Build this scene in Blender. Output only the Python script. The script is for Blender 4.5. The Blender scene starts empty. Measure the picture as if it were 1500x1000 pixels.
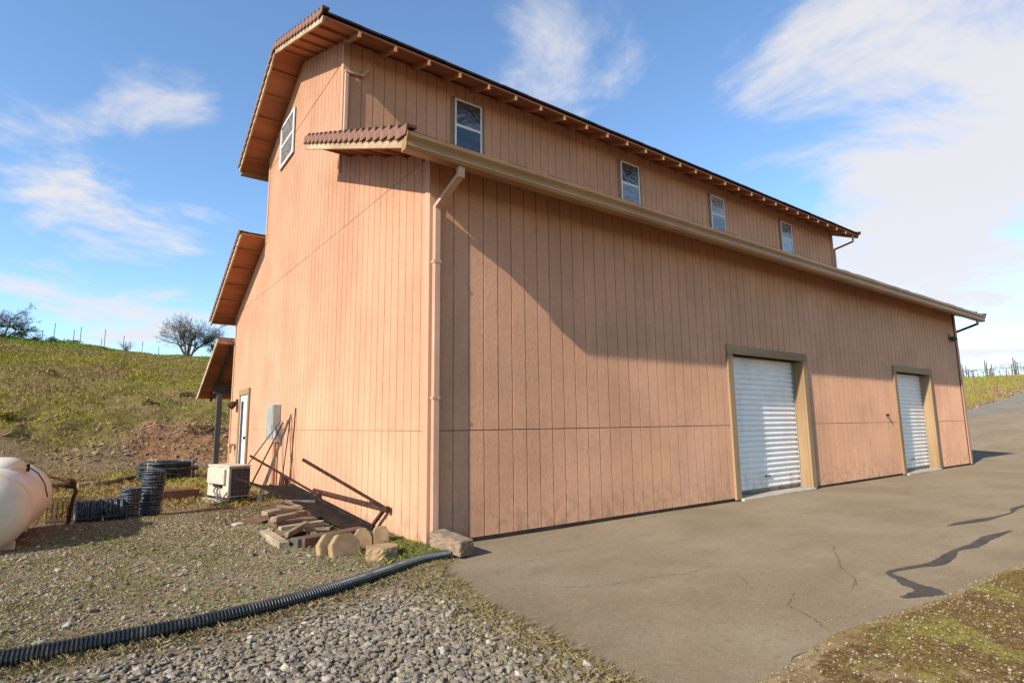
import bpy, bmesh, math, random
import numpy as np
from mathutils import Vector, Matrix
random.seed(7); rng = np.random.default_rng(7)
scene = bpy.context.scene
COL = scene.collection

# ------------------------------------------------------------------ camera
cam_d = bpy.data.cameras.new('camera'); cam = bpy.data.objects.new('camera', cam_d); COL.objects.link(cam)
scene.camera = cam
yaw, pit, rol, fpx = 0.9412, 0.1446, -0.0114, 824.56
fw = Vector((math.cos(yaw)*math.cos(pit), math.sin(yaw)*math.cos(pit), math.sin(pit)))
r0 = Vector((math.sin(yaw), -math.cos(yaw), 0)); u0 = r0.cross(fw)
rt = r0*math.cos(rol)+u0*math.sin(rol); up = -r0*math.sin(rol)+u0*math.cos(rol)
CAM = Vector((-2.8422, -5.4404, 1.2827))
cam.matrix_world = Matrix(((rt.x, up.x, -fw.x, CAM.x), (rt.y, up.y, -fw.y, CAM.y), (rt.z, up.z, -fw.z, CAM.z), (0, 0, 0, 1)))
cam_d.sensor_width = 36.0; cam_d.lens = fpx/1500*36.0
cam_d.clip_start = 0.05; cam_d.clip_end = 3000

# ------------------------------------------------------------------ sky, sun, exposure
SUN = Vector((-1.0, -0.19, 0.625)).normalized()          # towards the sun
sun_el = math.asin(SUN.z); sun_rot = math.atan2(SUN.x, SUN.y)
world = bpy.data.worlds.new('World'); scene.world = world; world.use_nodes = True
wn = world.node_tree.nodes; wl = world.node_tree.links; wn.clear()
w_out = wn.new('ShaderNodeOutputWorld'); w_bg = wn.new('ShaderNodeBackground'); wl.new(w_bg.outputs[0], w_out.inputs[0])
w_sky = wn.new('ShaderNodeTexSky'); w_sky.sky_type = 'NISHITA'; w_sky.sun_disc = False
w_sky.sun_elevation = sun_el; w_sky.sun_rotation = sun_rot
w_sky.air_density = 1.0; w_sky.dust_density = 0.1; w_sky.ozone_density = 1.4
w_bg.inputs[1].default_value = 0.128
def wnode(t, **k):
    n = wn.new(t)
    for a, b in k.items(): setattr(n, a, b)
    return n
def wmath(op, a, b=None, clamp=False):
    n = wnode('ShaderNodeMath', operation=op, use_clamp=clamp)
    for i, v in enumerate((a, b)):
        if v is None: continue
        if isinstance(v, (int, float)): n.inputs[i].default_value = v
        else: wl.new(v, n.inputs[i])
    return n.outputs[0]
tc = wnode('ShaderNodeTexCoord'); sep = wnode('ShaderNodeSeparateXYZ'); wl.new(tc.outputs['Generated'], sep.inputs[0])
den = wmath('ADD', wmath('MAXIMUM', sep.outputs[2], 0.0), 0.12)
cx = wmath('DIVIDE', sep.outputs[0], den); cy = wmath('DIVIDE', sep.outputs[1], den)
comb = wnode('ShaderNodeCombineXYZ'); wl.new(cx, comb.inputs[0]); wl.new(cy, comb.inputs[1])
CLOUD_OFF = (3.1, 1.7, 0.4)
mp = wnode('ShaderNodeMapping'); wl.new(comb.outputs[0], mp.inputs[0]); mp.inputs['Location'].default_value = CLOUD_OFF
n1 = wnode('ShaderNodeTexNoise'); n1.inputs['Scale'].default_value = 1.45; n1.inputs['Detail'].default_value = 9; n1.inputs['Roughness'].default_value = 0.64; n1.inputs['Distortion'].default_value = 0.35
wl.new(mp.outputs[0], n1.inputs['Vector'])
n2 = wnode('ShaderNodeTexNoise'); n2.inputs['Scale'].default_value = 0.33; n2.inputs['Detail'].default_value = 2
wl.new(mp.outputs[0], n2.inputs['Vector'])
base = wmath('ADD', wmath('MULTIPLY', n1.outputs[0], 0.80), wmath('MULTIPLY', n2.outputs[0], 0.20))
def bank(d, k, amt):                                     # a cloud bank around a direction
    d = Vector(d).normalized()
    v = wnode('ShaderNodeVectorMath', operation='DOT_PRODUCT'); nrm = wnode('ShaderNodeVectorMath', operation='NORMALIZE')
    wl.new(tc.outputs['Generated'], nrm.inputs[0]); wl.new(nrm.outputs[0], v.inputs[0]); v.inputs[1].default_value = d
    m = wnode('ShaderNodeMapRange', interpolation_type='SMOOTHSTEP'); wl.new(v.outputs['Value'], m.inputs[0])
    m.inputs[1].default_value = math.cos(math.radians(k)); m.inputs[2].default_value = 1.0; m.inputs[3].default_value = 0; m.inputs[4].default_value = amt
    return m.outputs[0]
BANKS = [((0.85, 0.28, 0.43), 16, 0.12), ((0.95, 0.12, 0.28), 20, 0.14), ((0.535, 0.633, 0.56), 13, 0.13), ((0.0, 0.966, 0.25), 9, 0.13), ((0.038, 0.88, 0.473), 7, 0.13)]
tot = base
for b in BANKS: tot = wmath('ADD', tot, bank(*b))
lowb = wnode('ShaderNodeMapRange', interpolation_type='SMOOTHSTEP'); wl.new(sep.outputs[2], lowb.inputs[0])
lowb.inputs[1].default_value = 0.42; lowb.inputs[2].default_value = 0.0; lowb.inputs[3].default_value = 0.0; lowb.inputs[4].default_value = 0.10
tot = wmath('ADD', tot, lowb.outputs[0])
cr = wnode('ShaderNodeMapRange', interpolation_type='SMOOTHSTEP'); wl.new(tot, cr.inputs[0])
cr.inputs[1].default_value = 0.55; cr.inputs[2].default_value = 0.735; cr.inputs[3].default_value = 0.0; cr.inputs[4].default_value = 0.92
mix = wnode('ShaderNodeMix', data_type='RGBA'); wl.new(cr.outputs[0], mix.inputs['Factor'])
tint = wnode('ShaderNodeMix', data_type='RGBA', blend_type='MULTIPLY'); tint.inputs['Factor'].default_value = 1.0
wl.new(w_sky.outputs[0], tint.inputs['A']); tint.inputs['B'].default_value = (0.97, 1.15, 1.29, 1)
wl.new(tint.outputs['Result'], mix.inputs['A']); mix.inputs['B'].default_value = (4.35, 4.25, 4.35, 1)
wl.new(mix.outputs['Result'], w_bg.inputs[0])
sun_d = bpy.data.lights.new('sun', 'SUN'); sun_d.energy = 4.4; sun_d.angle = math.radians(0.55); sun_d.color = (1.0, 0.965, 0.91)
sun = bpy.data.objects.new('sun', sun_d); COL.objects.link(sun)
sun.rotation_euler = (-SUN).to_track_quat('-Z', 'Y').to_euler(); sun.location = SUN*60
scene.view_settings.view_transform = 'Standard'; scene.view_settings.look = 'None'; scene.view_settings.gamma = 1.0
scene.view_settings.use_curve_mapping = False; scene.view_settings.exposure = 0.62
scene.cycles.max_bounces = 6; scene.cycles.diffuse_bounces = 4

# ------------------------------------------------------------------ helpers
class MB:
    def __init__(s): s.v = []; s.f = []
    def add(s, vs, fs):
        o = len(s.v); s.v += [tuple(v) for v in vs]; s.f += [tuple(i+o for i in f) for f in fs]; return s
    def box(s, x0, y0, z0, x1, y1, z1):
        return s.add([(x0,y0,z0),(x1,y0,z0),(x1,y1,z0),(x0,y1,z0),(x0,y0,z1),(x1,y0,z1),(x1,y1,z1),(x0,y1,z1)],
                     [(0,3,2,1),(4,5,6,7),(0,1,5,4),(1,2,6,5),(2,3,7,6),(3,0,4,7)])
    def obox(s, c, a, b, d):                             # centre and three half-axis vectors
        c = Vector(c); a = Vector(a); b = Vector(b); d = Vector(d)
        if a.cross(b).dot(d) < 0: a = -a
        vs = [c+sx*a+sy*b+sz*d for sz in (-1, 1) for sx, sy in ((-1,-1),(1,-1),(1,1),(-1,1))]
        return s.add(vs, [(0,3,2,1),(4,5,6,7),(0,1,5,4),(1,2,6,5),(2,3,7,6),(3,0,4,7)])
    def bar(s, p, q, w, h, upv=(0, 0, 1)):               # rectangular bar from p to q
        p = Vector(p); q = Vector(q); d = q-p; L = d.length; d.normalize(); upv = Vector(upv)
        if abs(d.dot(upv)) > 0.98: upv = Vector((1, 0, 0))
        side = d.cross(upv).normalized(); u = side.cross(d)
        return s.obox((p+q)/2, d*L/2, side*w/2, u*h/2)
    def prism(s, poly, vec):                             # polygon (3d points) swept along vec
        n = len(poly); vec = Vector(vec); P = [Vector(p) for p in poly]
        return s.add(P+[p+vec for p in P], [tuple(range(n-1, -1, -1)), tuple(range(n, 2*n))]+[(i, (i+1) % n, n+(i+1) % n, n+i) for i in range(n)])
    def tube(s, pts, r, n=8, cap=True):
        pts = [Vector(p) for p in pts]; m = len(pts); rs = r if isinstance(r, (list, tuple)) else [r]*m
        rings = []; prev = None
        for i, p in enumerate(pts):
            t = (pts[min(i+1, m-1)]-pts[max(i-1, 0)]).normalized()
            if prev is None:
                a = t.cross(Vector((0, 0, 1)))
                if a.length < 1e-3: a = t.cross(Vector((1, 0, 0)))
            else: a = prev-t*prev.dot(t)
            a.normalize(); prev = a; b = t.cross(a)
            rings.append([p+(a*math.cos(2*math.pi*k/n)+b*math.sin(2*math.pi*k/n))*rs[i] for k in range(n)])
        vs = [v for r_ in rings for v in r_]; fs = []
        for i in range(m-1):
            for k in range(n): fs.append((i*n+k, i*n+(k+1) % n, (i+1)*n+(k+1) % n, (i+1)*n+k))
        if cap: fs += [tuple(range(n-1, -1, -1)), tuple(range((m-1)*n, m*n))]
        return s.add(vs, fs)
    def lathe(s, prof, n=24, o=(0, 0, 0), ax=None):      # profile (r, h) about an axis
        o = Vector(o); ax = Vector(ax or (0, 0, 1)).normalized()
        a = ax.cross(Vector((0, 0, 1)))
        if a.length < 1e-3: a = Vector((1, 0, 0))
        a.normalize(); b = ax.cross(a); m = len(prof)
        vs = [o+ax*h+(a*math.cos(2*math.pi*k/n)+b*math.sin(2*math.pi*k/n))*max(r, 1e-4) for r, h in prof for k in range(n)]
        fs = [(i*n+k, i*n+(k+1) % n, (i+1)*n+(k+1) % n, (i+1)*n+k) for i in range(m-1) for k in range(n)]
        return s.add(vs, fs+[tuple(range(n-1, -1, -1)), tuple(range((m-1)*n, m*n))])
    def mesh(s, name, mat=None, smooth=False, bevel=0, seg=1):
        me = bpy.data.meshes.new(name); me.from_pydata(s.v, [], s.f)
        bm = bmesh.new(); bm.from_mesh(me)
        bmesh.ops.recalc_face_normals(bm, faces=bm.faces)
        if bevel: bmesh.ops.bevel(bm, geom=[e for e in bm.edges], offset=bevel, segments=seg, affect='EDGES', clamp_overlap=True)
        bm.to_mesh(me); bm.free()
        if mat: me.materials.append(mat)
        if smooth: me.shade_smooth()
        return me
    def build(s, name, mat, parent=None, smooth=False, bevel=0, seg=1, jitter=0):
        if jitter:
            s.v = [tuple(c+random.uniform(-jitter, jitter) for c in v) for v in s.v]
        return link(name, s.mesh(name, mat, smooth, bevel, seg), parent)
def link(name, me, parent=None, loc=None):
    o = bpy.data.objects.new(name, me); COL.objects.link(o)
    if parent: o.parent = parent
    if loc is not None: o.location = loc
    return o
def empty(name, loc=(0, 0, 0)):
    o = bpy.data.objects.new(name, None); COL.objects.link(o); o.location = loc; o.empty_display_size = 0.2; return o
def tag(o, label=None, cat=None, group=None, kind=None):
    if label: o['label'] = label
    if cat: o['category'] = cat
    if group: o['group'] = group
    if kind: o['kind'] = kind
    return o
def np_mesh(name, V, F, mat, parent=None, smooth=False):
    """V (n,3), F (m,k) arrays"""
    V = np.asarray(V, np.float32); F = np.asarray(F, np.int32); k = F.shape[1]
    me = bpy.data.meshes.new(name); me.vertices.add(len(V)); me.vertices.foreach_set('co', V.ravel())
    me.loops.add(F.size); me.loops.foreach_set('vertex_index', F.ravel())
    me.polygons.add(len(F)); me.polygons.foreach_set('loop_start', np.arange(0, F.size, k, dtype=np.int32))
    me.polygons.foreach_set('loop_total', np.full(len(F), k, np.int32))
    me.update(calc_edges=True)
    if smooth: me.shade_smooth()
    else: me.shade_flat()
    me.materials.append(mat)
    return link(name, me, parent)
def vnoise(x, y, sc, seed=0):
    x = np.asarray(x, float)/sc+1000; y = np.asarray(y, float)/sc+1000
    xi = np.floor(x).astype(np.int64); yi = np.floor(y).astype(np.int64); fx = x-xi; fy = y-yi
    fx = fx*fx*(3-2*fx); fy = fy*fy*(3-2*fy)
    def h(a, b):
        n = (a*374761393+b*668265263+seed*1442695041) & 0x7fffffff
        n = ((n ^ (n >> 13))*1274126177) & 0x7fffffff
        return ((n ^ (n >> 16)) & 0xffff)/65535.0
    return (h(xi, yi)*(1-fx)+h(xi+1, yi)*fx)*(1-fy)+(h(xi, yi+1)*(1-fx)+h(xi+1, yi+1)*fx)*fy
def fbm(x, y, sc, seed=0, o=4):
    return sum(vnoise(x, y, sc/2**i, seed+i)*0.5**i for i in range(o))/sum(0.5**i for i in range(o))
def sstep(a, b, x):
    t = np.clip((np.asarray(x, float)-a)/(b-a), 0, 1); return t*t*(3-2*t)

# ------------------------------------------------------------------ materials
class NT:
    def __init__(s, name):
        s.m = bpy.data.materials.new(name); s.m.use_nodes = True; s.t = s.m.node_tree; s.n = s.t.nodes; s.l = s.t.links
        s.b = s.n['Principled BSDF']; s.pos = None
    def new(s, t, **k):
        n = s.n.new(t)
        for a, b in k.items(): setattr(n, a, b)
        return n
    def put(s, sock, v):
        if v is None: return
        if isinstance(v, bpy.types.NodeSocket): s.l.new(v, sock)
        elif isinstance(v, (tuple, list)) and len(v) == 3 and sock.type == 'RGBA': sock.default_value = (*v, 1)
        else: sock.default_value = v
    def P(s):
        if s.pos is None: s.pos = s.new('ShaderNodeNewGeometry').outputs['Position']
        return s.pos
    def O(s): return s.new('ShaderNodeTexCoord').outputs['Object']
    def map(s, v, scale=(1, 1, 1), loc=(0, 0, 0), rot=(0, 0, 0)):
        n = s.new('ShaderNodeMapping'); s.put(n.inputs[0], v); n.inputs['Scale'].default_value = scale; n.inputs['Location'].default_value = loc; n.inputs['Rotation'].default_value = rot
        return n.outputs[0]
    def noise(s, v, sc, det=4, rough=.55, dist=0):
        n = s.new('ShaderNodeTexNoise'); s.put(n.inputs['Vector'], v); n.inputs['Scale'].default_value = sc; n.inputs['Detail'].default_value = det
        n.inputs['Roughness'].default_value = rough; n.inputs['Distortion'].default_value = dist; return n.outputs[0]
    def voro(s, v, sc, feat='F1', out=0):
        n = s.new('ShaderNodeTexVoronoi', feature=feat); s.put(n.inputs['Vector'], v); n.inputs['Scale'].default_value = sc; return n.outputs[out]
    def ramp(s, f, a, b, c0=0., c1=1.):
        n = s.new('ShaderNodeMapRange', interpolation_type='SMOOTHSTEP'); s.put(n.inputs[0], f)
        for i, v in enumerate((a, b, c0, c1)): n.inputs[i+1].default_value = v
        return n.outputs[0]
    def mix(s, f, a, b, mode='MIX'):
        n = s.new('ShaderNodeMix', data_type='RGBA', blend_type=mode); s.put(n.inputs['Factor'], f); s.put(n.inputs['A'], a); s.put(n.inputs['B'], b); return n.outputs['Result']
    def math(s, op, a, b=None):
        n = s.new('ShaderNodeMath', operation=op); s.put(n.inputs[0], a); s.put(n.inputs[1], b); return n.outputs[0]
    def bump(s, h, st=.5, dist=.01, nrm=None):
        n = s.new('ShaderNodeBump'); n.inputs['Strength'].default_value = st; n.inputs['Distance'].default_value = dist; s.put(n.inputs['Height'], h)
        if nrm is not None: s.put(n.inputs['Normal'], nrm)
        return n.outputs[0]
    def out(s, col=None, rough=None, nrm=None, metal=None, spec=None, dr=0):
        if dr: s.b.inputs['Diffuse Roughness'].default_value = dr
        s.put(s.b.inputs['Base Color'], col); s.put(s.b.inputs['Roughness'], rough)
        if nrm is not None: s.l.new(nrm, s.b.inputs['Normal'])
        if metal is not None: s.put(s.b.inputs['Metallic'], metal)
        if spec is not None: s.b.inputs['Specular IOR Level'].default_value = spec
        return s.m
def simple(name, c1, c2=None, sc=6, rough=.7, bump=0, bsc=40, metal=0, obj=True, stretch=(1, 1, 1), bd=.004, spec=.3):
    t = NT(name); v = t.map(t.O() if obj else t.P(), stretch)
    c = t.mix(t.ramp(t.noise(v, sc, 5), .35, .65), c1, c2 or c1)
    n = t.bump(t.noise(v, bsc, 5), bump, bd) if bump else None
    return t.out(c, rough, n, metal, spec)
M = {}
def siding_mat(name, c):
    t = NT(name); P = t.P()
    sx = t.new('ShaderNodeSeparateXYZ'); t.put(sx.inputs[0], P)
    xy = t.math('ADD', sx.outputs[0], sx.outputs[1])
    cb = t.new('ShaderNodeCombineXYZ'); t.put(cb.inputs[0], xy); t.put(cb.inputs[2], sx.outputs[2])
    oi = t.new('ShaderNodeObjectInfo'); rnd = oi.outputs['Random']
    off = t.new('ShaderNodeCombineXYZ'); t.put(off.inputs[0], t.math('MULTIPLY', rnd, 31.0)); t.put(off.inputs[2], t.math('MULTIPLY', rnd, 17.0))
    va = t.new('ShaderNodeVectorMath', operation='ADD'); t.put(va.inputs[0], cb.outputs[0]); t.put(va.inputs[1], off.outputs[0])
    g = t.map(va.outputs[0], (1, 1, .30))
    sw = t.noise(g, 34, 4, .55, 2.2)
    fine = t.noise(t.map(cb.outputs[0], (120, 120, 45)), 1.0, 4, .6)
    h = t.math('ADD', t.math('MULTIPLY', sw, 1.1), t.math('MULTIPLY', fine, .45))
    big = t.noise(P, .9, 4); streak = t.noise(t.map(cb.outputs[0], (5, 5, .35)), 1.0, 4)
    dark = tuple(k*.80 for k in c); lite = tuple(min(1, k*1.07) for k in c)
    col = t.mix(t.ramp(big, .3, .7), dark, c)
    col = t.mix(t.math('MULTIPLY', t.ramp(streak, .45, .75), .3), col, lite)
    col = t.mix(t.math('MULTIPLY', rnd, .30), col, dark)
    drip = t.noise(t.map(cb.outputs[0], (11, 11, .22), (3, 0, 0)), 1.0, 5, .6)
    col = t.mix(t.math('MULTIPLY', t.ramp(drip, .60, .78), .16), col, tuple(k*.68 for k in c))
    fade = t.noise(t.map(P, (.55, .55, .4), (9, 4, 2)), 1.0, 4, .6)
    col = t.mix(t.math('MULTIPLY', t.ramp(fade, .48, .70), .35), col, tuple(min(1, k*f) for k, f in zip(c, (1.05, 1.16, 1.32))))
    col = t.mix(t.ramp(sw, .54, .66, 0, .42), col, tuple(k*.66 for k in c))
    col = t.mix(t.ramp(sw, .44, .34, 0, .35), col, tuple(min(1, k*1.18) for k in c))
    splash = t.ramp(sx.outputs[2], .65, .0, 0, 1)          # soil splashed up on the foot of the wall
    spn = t.ramp(t.noise(P, 7, 5), .40, .72)
    col = t.mix(t.math('MULTIPLY', t.math('MULTIPLY', splash, spn), .62), col, (.28, .17, .10))
    col = t.mix(t.math('MULTIPLY', t.ramp(fine, .62, .8), .35), col, dark)
    return t.out(col, .78, t.bump(h, .9, .007), spec=.25, dr=1.0)
PEACH = (.70, .358, .195)
M['siding'] = siding_mat('peach_siding', PEACH)
M['groove'] = simple('groove_paint', (.30, .145, .08), (.22, .105, .06), 5, .9)
M['trim'] = simple('peach_trim', (.56, .30, .175), (.50, .26, .15), 4, .7, .3, 60, stretch=(1, 1, .1))
M['downspout'] = simple('peach_metal', (.58, .325, .20), (.52, .28, .165), 3, .45, .1, 8)
M['soffit'] = simple('stained_soffit', (.42, .17, .075), (.34, .125, .05), 3, .75, .35, 30, stretch=(.15, 1, 1))
M['rafter'] = simple('rafter_paint', (.56, .26, .12), (.47, .21, .095), 5, .75, .3, 40)
M['gutter'] = simple('brown_gutter', (.37, .19, .072), (.31, .15, .055), 1.5, .42, .12, 5)
M['fasciawood'] = simple('weathered_fascia', (.52, .37, .22), (.36, .23, .12), 5, .8, .5, 30, stretch=(1, .2, 1))
M['tile'] = simple('brown_roof_tile', (.29, .145, .088), (.19, .09, .055), 7, .85, .6, 60)
M['tile_edge'] = simple('dark_tile', (.11, .06, .045), (.075, .04, .03), 5, .9, .6, 60)
M['doorwood'] = simple('tan_wood', (.37, .23, .112), (.27, .16, .075), 3, .75, .5, 25, stretch=(1, 1, .12))
M['headwood'] = simple('tan_wood_header', (.37, .23, .112), (.26, .155, .075), 3, .75, .5, 25, stretch=(.12, 1, 1))
M['vinyl'] = simple('white_vinyl', (.74, .70, .63), (.66, .62, .54), 5, .45)
M['brownframe'] = simple('brown_trim', (.36, .20, .11), (.27, .14, .075), 5, .8, .3, 30, stretch=(1, 1, .15))
def slat_mat():
    t = NT('white_steel'); v = t.P()
    c = t.mix(t.ramp(t.noise(t.map(v, (1, 1, .3)), 2.2, 5), .4, .75), (.88, .82, .72), (.74, .68, .59))
    sz = t.new('ShaderNodeSeparateXYZ'); t.put(sz.inputs[0], v)
    c = t.mix(t.math('MULTIPLY', t.ramp(sz.outputs[2], .6, .05), t.ramp(t.noise(t.map(v, (1, 1, .4)), 6, 5, .65), .40, .66, 0, .55)), c, (.36, .27, .17))
    return t.out(c, .38, t.bump(t.noise(t.map(v, (1, 1, 4)), 2.5, 2), .35, .03), spec=.45)
M['slat'] = slat_mat()
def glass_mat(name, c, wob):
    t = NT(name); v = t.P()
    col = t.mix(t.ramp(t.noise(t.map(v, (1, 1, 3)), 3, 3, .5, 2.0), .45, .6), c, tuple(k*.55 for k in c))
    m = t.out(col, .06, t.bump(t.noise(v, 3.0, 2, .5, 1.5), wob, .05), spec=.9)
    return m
M['glass'] = glass_mat('window_glass', (.05, .06, .07), .10)
M['glass_up'] = glass_mat('window_glass_rippled', (.10, .09, .085), .8)
M['glass_sky'] = glass_mat('window_glass_sky', (.24, .24, .23), .15)  # lighter base colour stands in for sky reflected in the panes
M['glass_pale'] = glass_mat('window_glass_pale', (.36, .35, .33), .3)  # palest panes, whitish sky reflection put into the base colour
M['conc'] = simple('concrete', (.46, .385, .285), (.36, .295, .21), 6, .9, .6, 50)
M['darkmetal'] = simple('dark_metal', (.020, .015, .012), (.036, .022, .015), 8, .95, .3, 40, spec=.05)
M['rust'] = simple('rusty_steel', (.095, .042, .025), (.05, .024, .016), 9, .9, .5, 60, spec=.1)
M['galv'] = simple('galvanised', (.22, .19, .155), (.12, .10, .08), 8, .5, .2, 40, metal=.5)
M['greybox'] = simple('grey_enamel', (.36, .345, .295), (.30, .285, .24), 5, .5)
M['lamp'] = simple('dark_lamp', (.06, .04, .03), (.08, .05, .04), 8, .5)
M['greypost'] = simple('weathered_post', (.12, .095, .07), (.075, .06, .045), 5, .85, .5, 30, stretch=(1, 1, .15))
M['white_door'] = simple('white_door', (.78, .77, .74), (.70, .68, .64), 3, .45)

# ------------------------------------------------------------------ terrain
L, W, YA, YB = 16.951, 11.28, 3.10, 8.18
def asph_left(y):                                         # left rim of the tarmac
    y = np.asarray(y, float)
    return np.interp(y, [-6, -3.35, -2.7, -2.2, -1.76, -.9, -.45, .2], [-.72, -.60, -.55, -.53, -.50, -.30, -.02, .04])
def asph_right(x):                                        # near rim of the tarmac
    return np.interp(np.asarray(x, float), [-2, -.08, .36, .82, 1.41, 2.1, 2.97, 3.82, 9, 17, 30, 80], [-3.72, -3.74, -3.72, -3.67, -3.72, -3.81, -3.83, -3.89, -4.1, -4.5, -5.5, -9])
def hgt(x, y):
    x = np.asarray(x, float); y = np.asarray(y, float)
    yy = y+.06*x*sstep(-30, 0, x)
    hill = np.interp(yy, [-400, 14.0, 15.2, 17.5, 20, 30, 44, 55, 60, 66, 80, 160, 400], [0, 0, .25, 1.25, 2.05, 3.75, 6.1, 7.95, 8.35, 8.2, 6.5, 4, 4])
    wgt = 1-sstep(9, 30, x)
    hill = hill*wgt*(1-.009*np.clip(x, -20, 14))
    n = (fbm(x, y, 5., 3)-.5)*.75+(fbm(x, y, 1.3, 9)-.5)*.42*(1+1.2*sstep(24, 16, y))+(vnoise(x*.25, y, 1.0, 5)-.5)*.16
    rise = .125*(np.clip(x, 24, 66)-24)*sstep(24, 27, x)-.01*np.clip(x-90, 0, None)
    far = (fbm(x, y, 9, 21)-.5)*.35*sstep(50, 60, x)
    hm = sstep(14.2, 17.5, yy)*wgt
    near = (fbm(x, y, .8, 31)-.5)*.05+(fbm(x, y, 2.6, 33)-.5)*.07*(1-sstep(-.6, .1, x))
    pad = sstep(-.55, -.25, x-asph_left(y)+0*x)*sstep(-.4, .3, y-asph_right(x))
    yard = near*(1-pad)*(1-hm)
    e1 = asph_left(y)-x; e2 = asph_right(x)-y
    crest = .022*((sstep(-.02, .06, e1)*sstep(.6, .1, e1)*(y < .2)*(y > -4.2)) + 1.25*sstep(-.07, .01, e2)*sstep(.9, .2, e2)*(x > -.7)*(x < 18))
    # the gravel makes a low swell that ends in a small step before the back yard
    swell = .05*sstep(-.2, -1.2, x)*sstep(4.6, 4.1, y)*sstep(-1.2, .5, y)
    return hill+n*hm+rise+far+yard+crest+swell-.012
def hz(x, y): return float(hgt(x, y))
def spaced(segs):
    a = []
    for lo, hi, n in segs: a += list(np.linspace(lo, hi, n, endpoint=False))
    return np.array(a+[segs[-1][1]])
gx = spaced([(-400, -60, 12), (-60, -16, 22), (-16, -6, 50), (-6, 4.4, 180), (4.4, 20, 50), (20, 90, 90), (90, 500, 16)])
gy = spaced([(-300, -40, 10), (-40, -8, 16), (-8, -5, 20), (-5, 8, 220), (8, 30, 150), (30, 66, 120), (66, 110, 30), (110, 600, 14)])
GX, GY = np.meshgrid(gx, gy); GZ = hgt(GX, GY)
# beneath tarmac and barn the soil sits a little lower
under = ((GX > asph_left(GY)+.05) & (GY > asph_right(GX)+.09) & (GX < 60) & (GY < 9)) | ((GX > 0.1) & (GX < L-.1) & (GY > .1) & (GY < W-.1))
GZ = GZ-np.where(under, .05, 0)
nx, ny = len(gx), len(gy)
idx = np.arange(nx*ny).reshape(ny, nx)
F = np.stack([idx[:-1, :-1], idx[:-1, 1:], idx[1:, 1:], idx[1:, :-1]], -1).reshape(-1, 4)
def ground_mat():
    t = NT('ground_soil'); P = t.P()
    at = t.new('ShaderNodeVertexColor', layer_name='zone'); sp = t.new('ShaderNodeSeparateColor'); t.put(sp.inputs[0], at.outputs[0])
    nb = t.noise(P, 1.3, 6, .6); nf = t.noise(P, 22, 5, .65); nm = t.noise(P, 5, 5, .6); nl = t.noise(t.map(P, (.16, .30, .5)), 1, 6, .62, .6)
    soil = t.mix(t.ramp(nm, .35, .65), (.28, .18, .095), (.18, .11, .056))
    soil = t.mix(t.ramp(nf, .5, .75), soil, (.37, .265, .155))
    grav = t.mix(t.ramp(nf, .35, .65), (.20, .140, .068), (.34, .255, .145))
    pebble = t.voro(P, 38, 'F1', 1)
    grav = t.mix(.35, grav, t.mix(1.0, grav, pebble, 'MULTIPLY'))
    col = t.mix(t.ramp(t.math('ADD', sp.outputs[0], t.math('MULTIPLY', t.math('SUBTRACT', nb, .5), .5)), .4, .6), soil, grav)
    gr = t.mix(t.ramp(nl, .40, .58), (.18, .135, .024), (.235, .15, .055))
    gr = t.mix(t.ramp(nm, .48, .68), gr, (.25, .175, .08))
    gr = t.mix(t.ramp(t.noise(P, .23, 4), .5, .7, 0, .7), gr, (.185, .175, .020))
    gm = t.math('ADD', sp.outputs[1], t.math('MULTIPLY', t.math('SUBTRACT', nm, .5), .7))
    col = t.mix(t.ramp(gm, .35, .65), col, gr)
    red = t.mix(t.ramp(nm, .4, .6), (.38, .175, .090), (.25, .13, .062))
    rm = t.math('ADD', sp.outputs[2], t.math('MULTIPLY', t.math('SUBTRACT', nl, .5), 1.3))
    col = t.mix(t.ramp(rm, .45, .7), col, red)
    am = t.new('ShaderNodeVertexColor', layer_name='moss'); sm = t.new('ShaderNodeSeparateColor'); t.put(sm.inputs[0], am.outputs[0])
    moss = t.mix(t.ramp(t.noise(t.map(P, (1, 1, 1), (2.3, .7, 0)), 1.5, 4, .55), .50, .60), (.115, .055, .012), (.20, .175, .014))
    moss = t.mix(t.ramp(t.noise(P, 48, 4, .7), .42, .62, 0, .75), moss, (.19, .135, .07))
    moss = t.mix(t.ramp(t.noise(P, 30, 4, .7), .55, .40, 0, .7), moss, (.045, .026, .010))
    mm = t.math('ADD', sm.outputs[0], t.math('MULTIPLY', t.math('SUBTRACT', t.noise(P, 3.2, 6, .65), .5), 1.2))
    col = t.mix(t.ramp(mm, .45, .65), col, moss)
    bright = t.mix(t.ramp(nm, .4, .65), (.13, .20, .025), (.19, .21, .035))
    col = t.mix(sm.outputs[1], col, bright)
    h = t.math('ADD', t.math('MULTIPLY', nf, .5), t.noise(P, 70, 4, .7))
    return t.out(col, .95, t.bump(h, .8, .02), spec=.1, dr=1.0)
ground = np_mesh('ground', np.stack([GX, GY, GZ], -1).reshape(-1, 3), F, ground_mat(), smooth=True)
ground['kind'] = 'structure'
X_, Y_ = GX.ravel(), GY.ravel()
ye_line = 4.35+.12*(X_+2)-.0*Y_
gravel = sstep(0, 1, (ye_line-Y_)*2.5)*sstep(-30, -14, X_)*np.where((Y_ < asph_right(X_)) & (X_ > -.6), .15, 1)
grassm = sstep(14.8, 18.0, Y_+.06*X_)*(1-sstep(20, 30, X_))+sstep(17, 26, X_)*sstep(3, 6.5, Y_)
grassm = np.maximum(grassm, .42*sstep(4.7, 7.5, Y_)*sstep(14.5, 11, Y_)*(fbm(X_, Y_, 2.4, 77) > .45))
red = sstep(14.4, 15.6, Y_+.06*X_)*sstep(20, 16.5, Y_+.06*X_)*(.36+.95*sstep(-3, 1.0, X_))*(X_ < 20)
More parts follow.
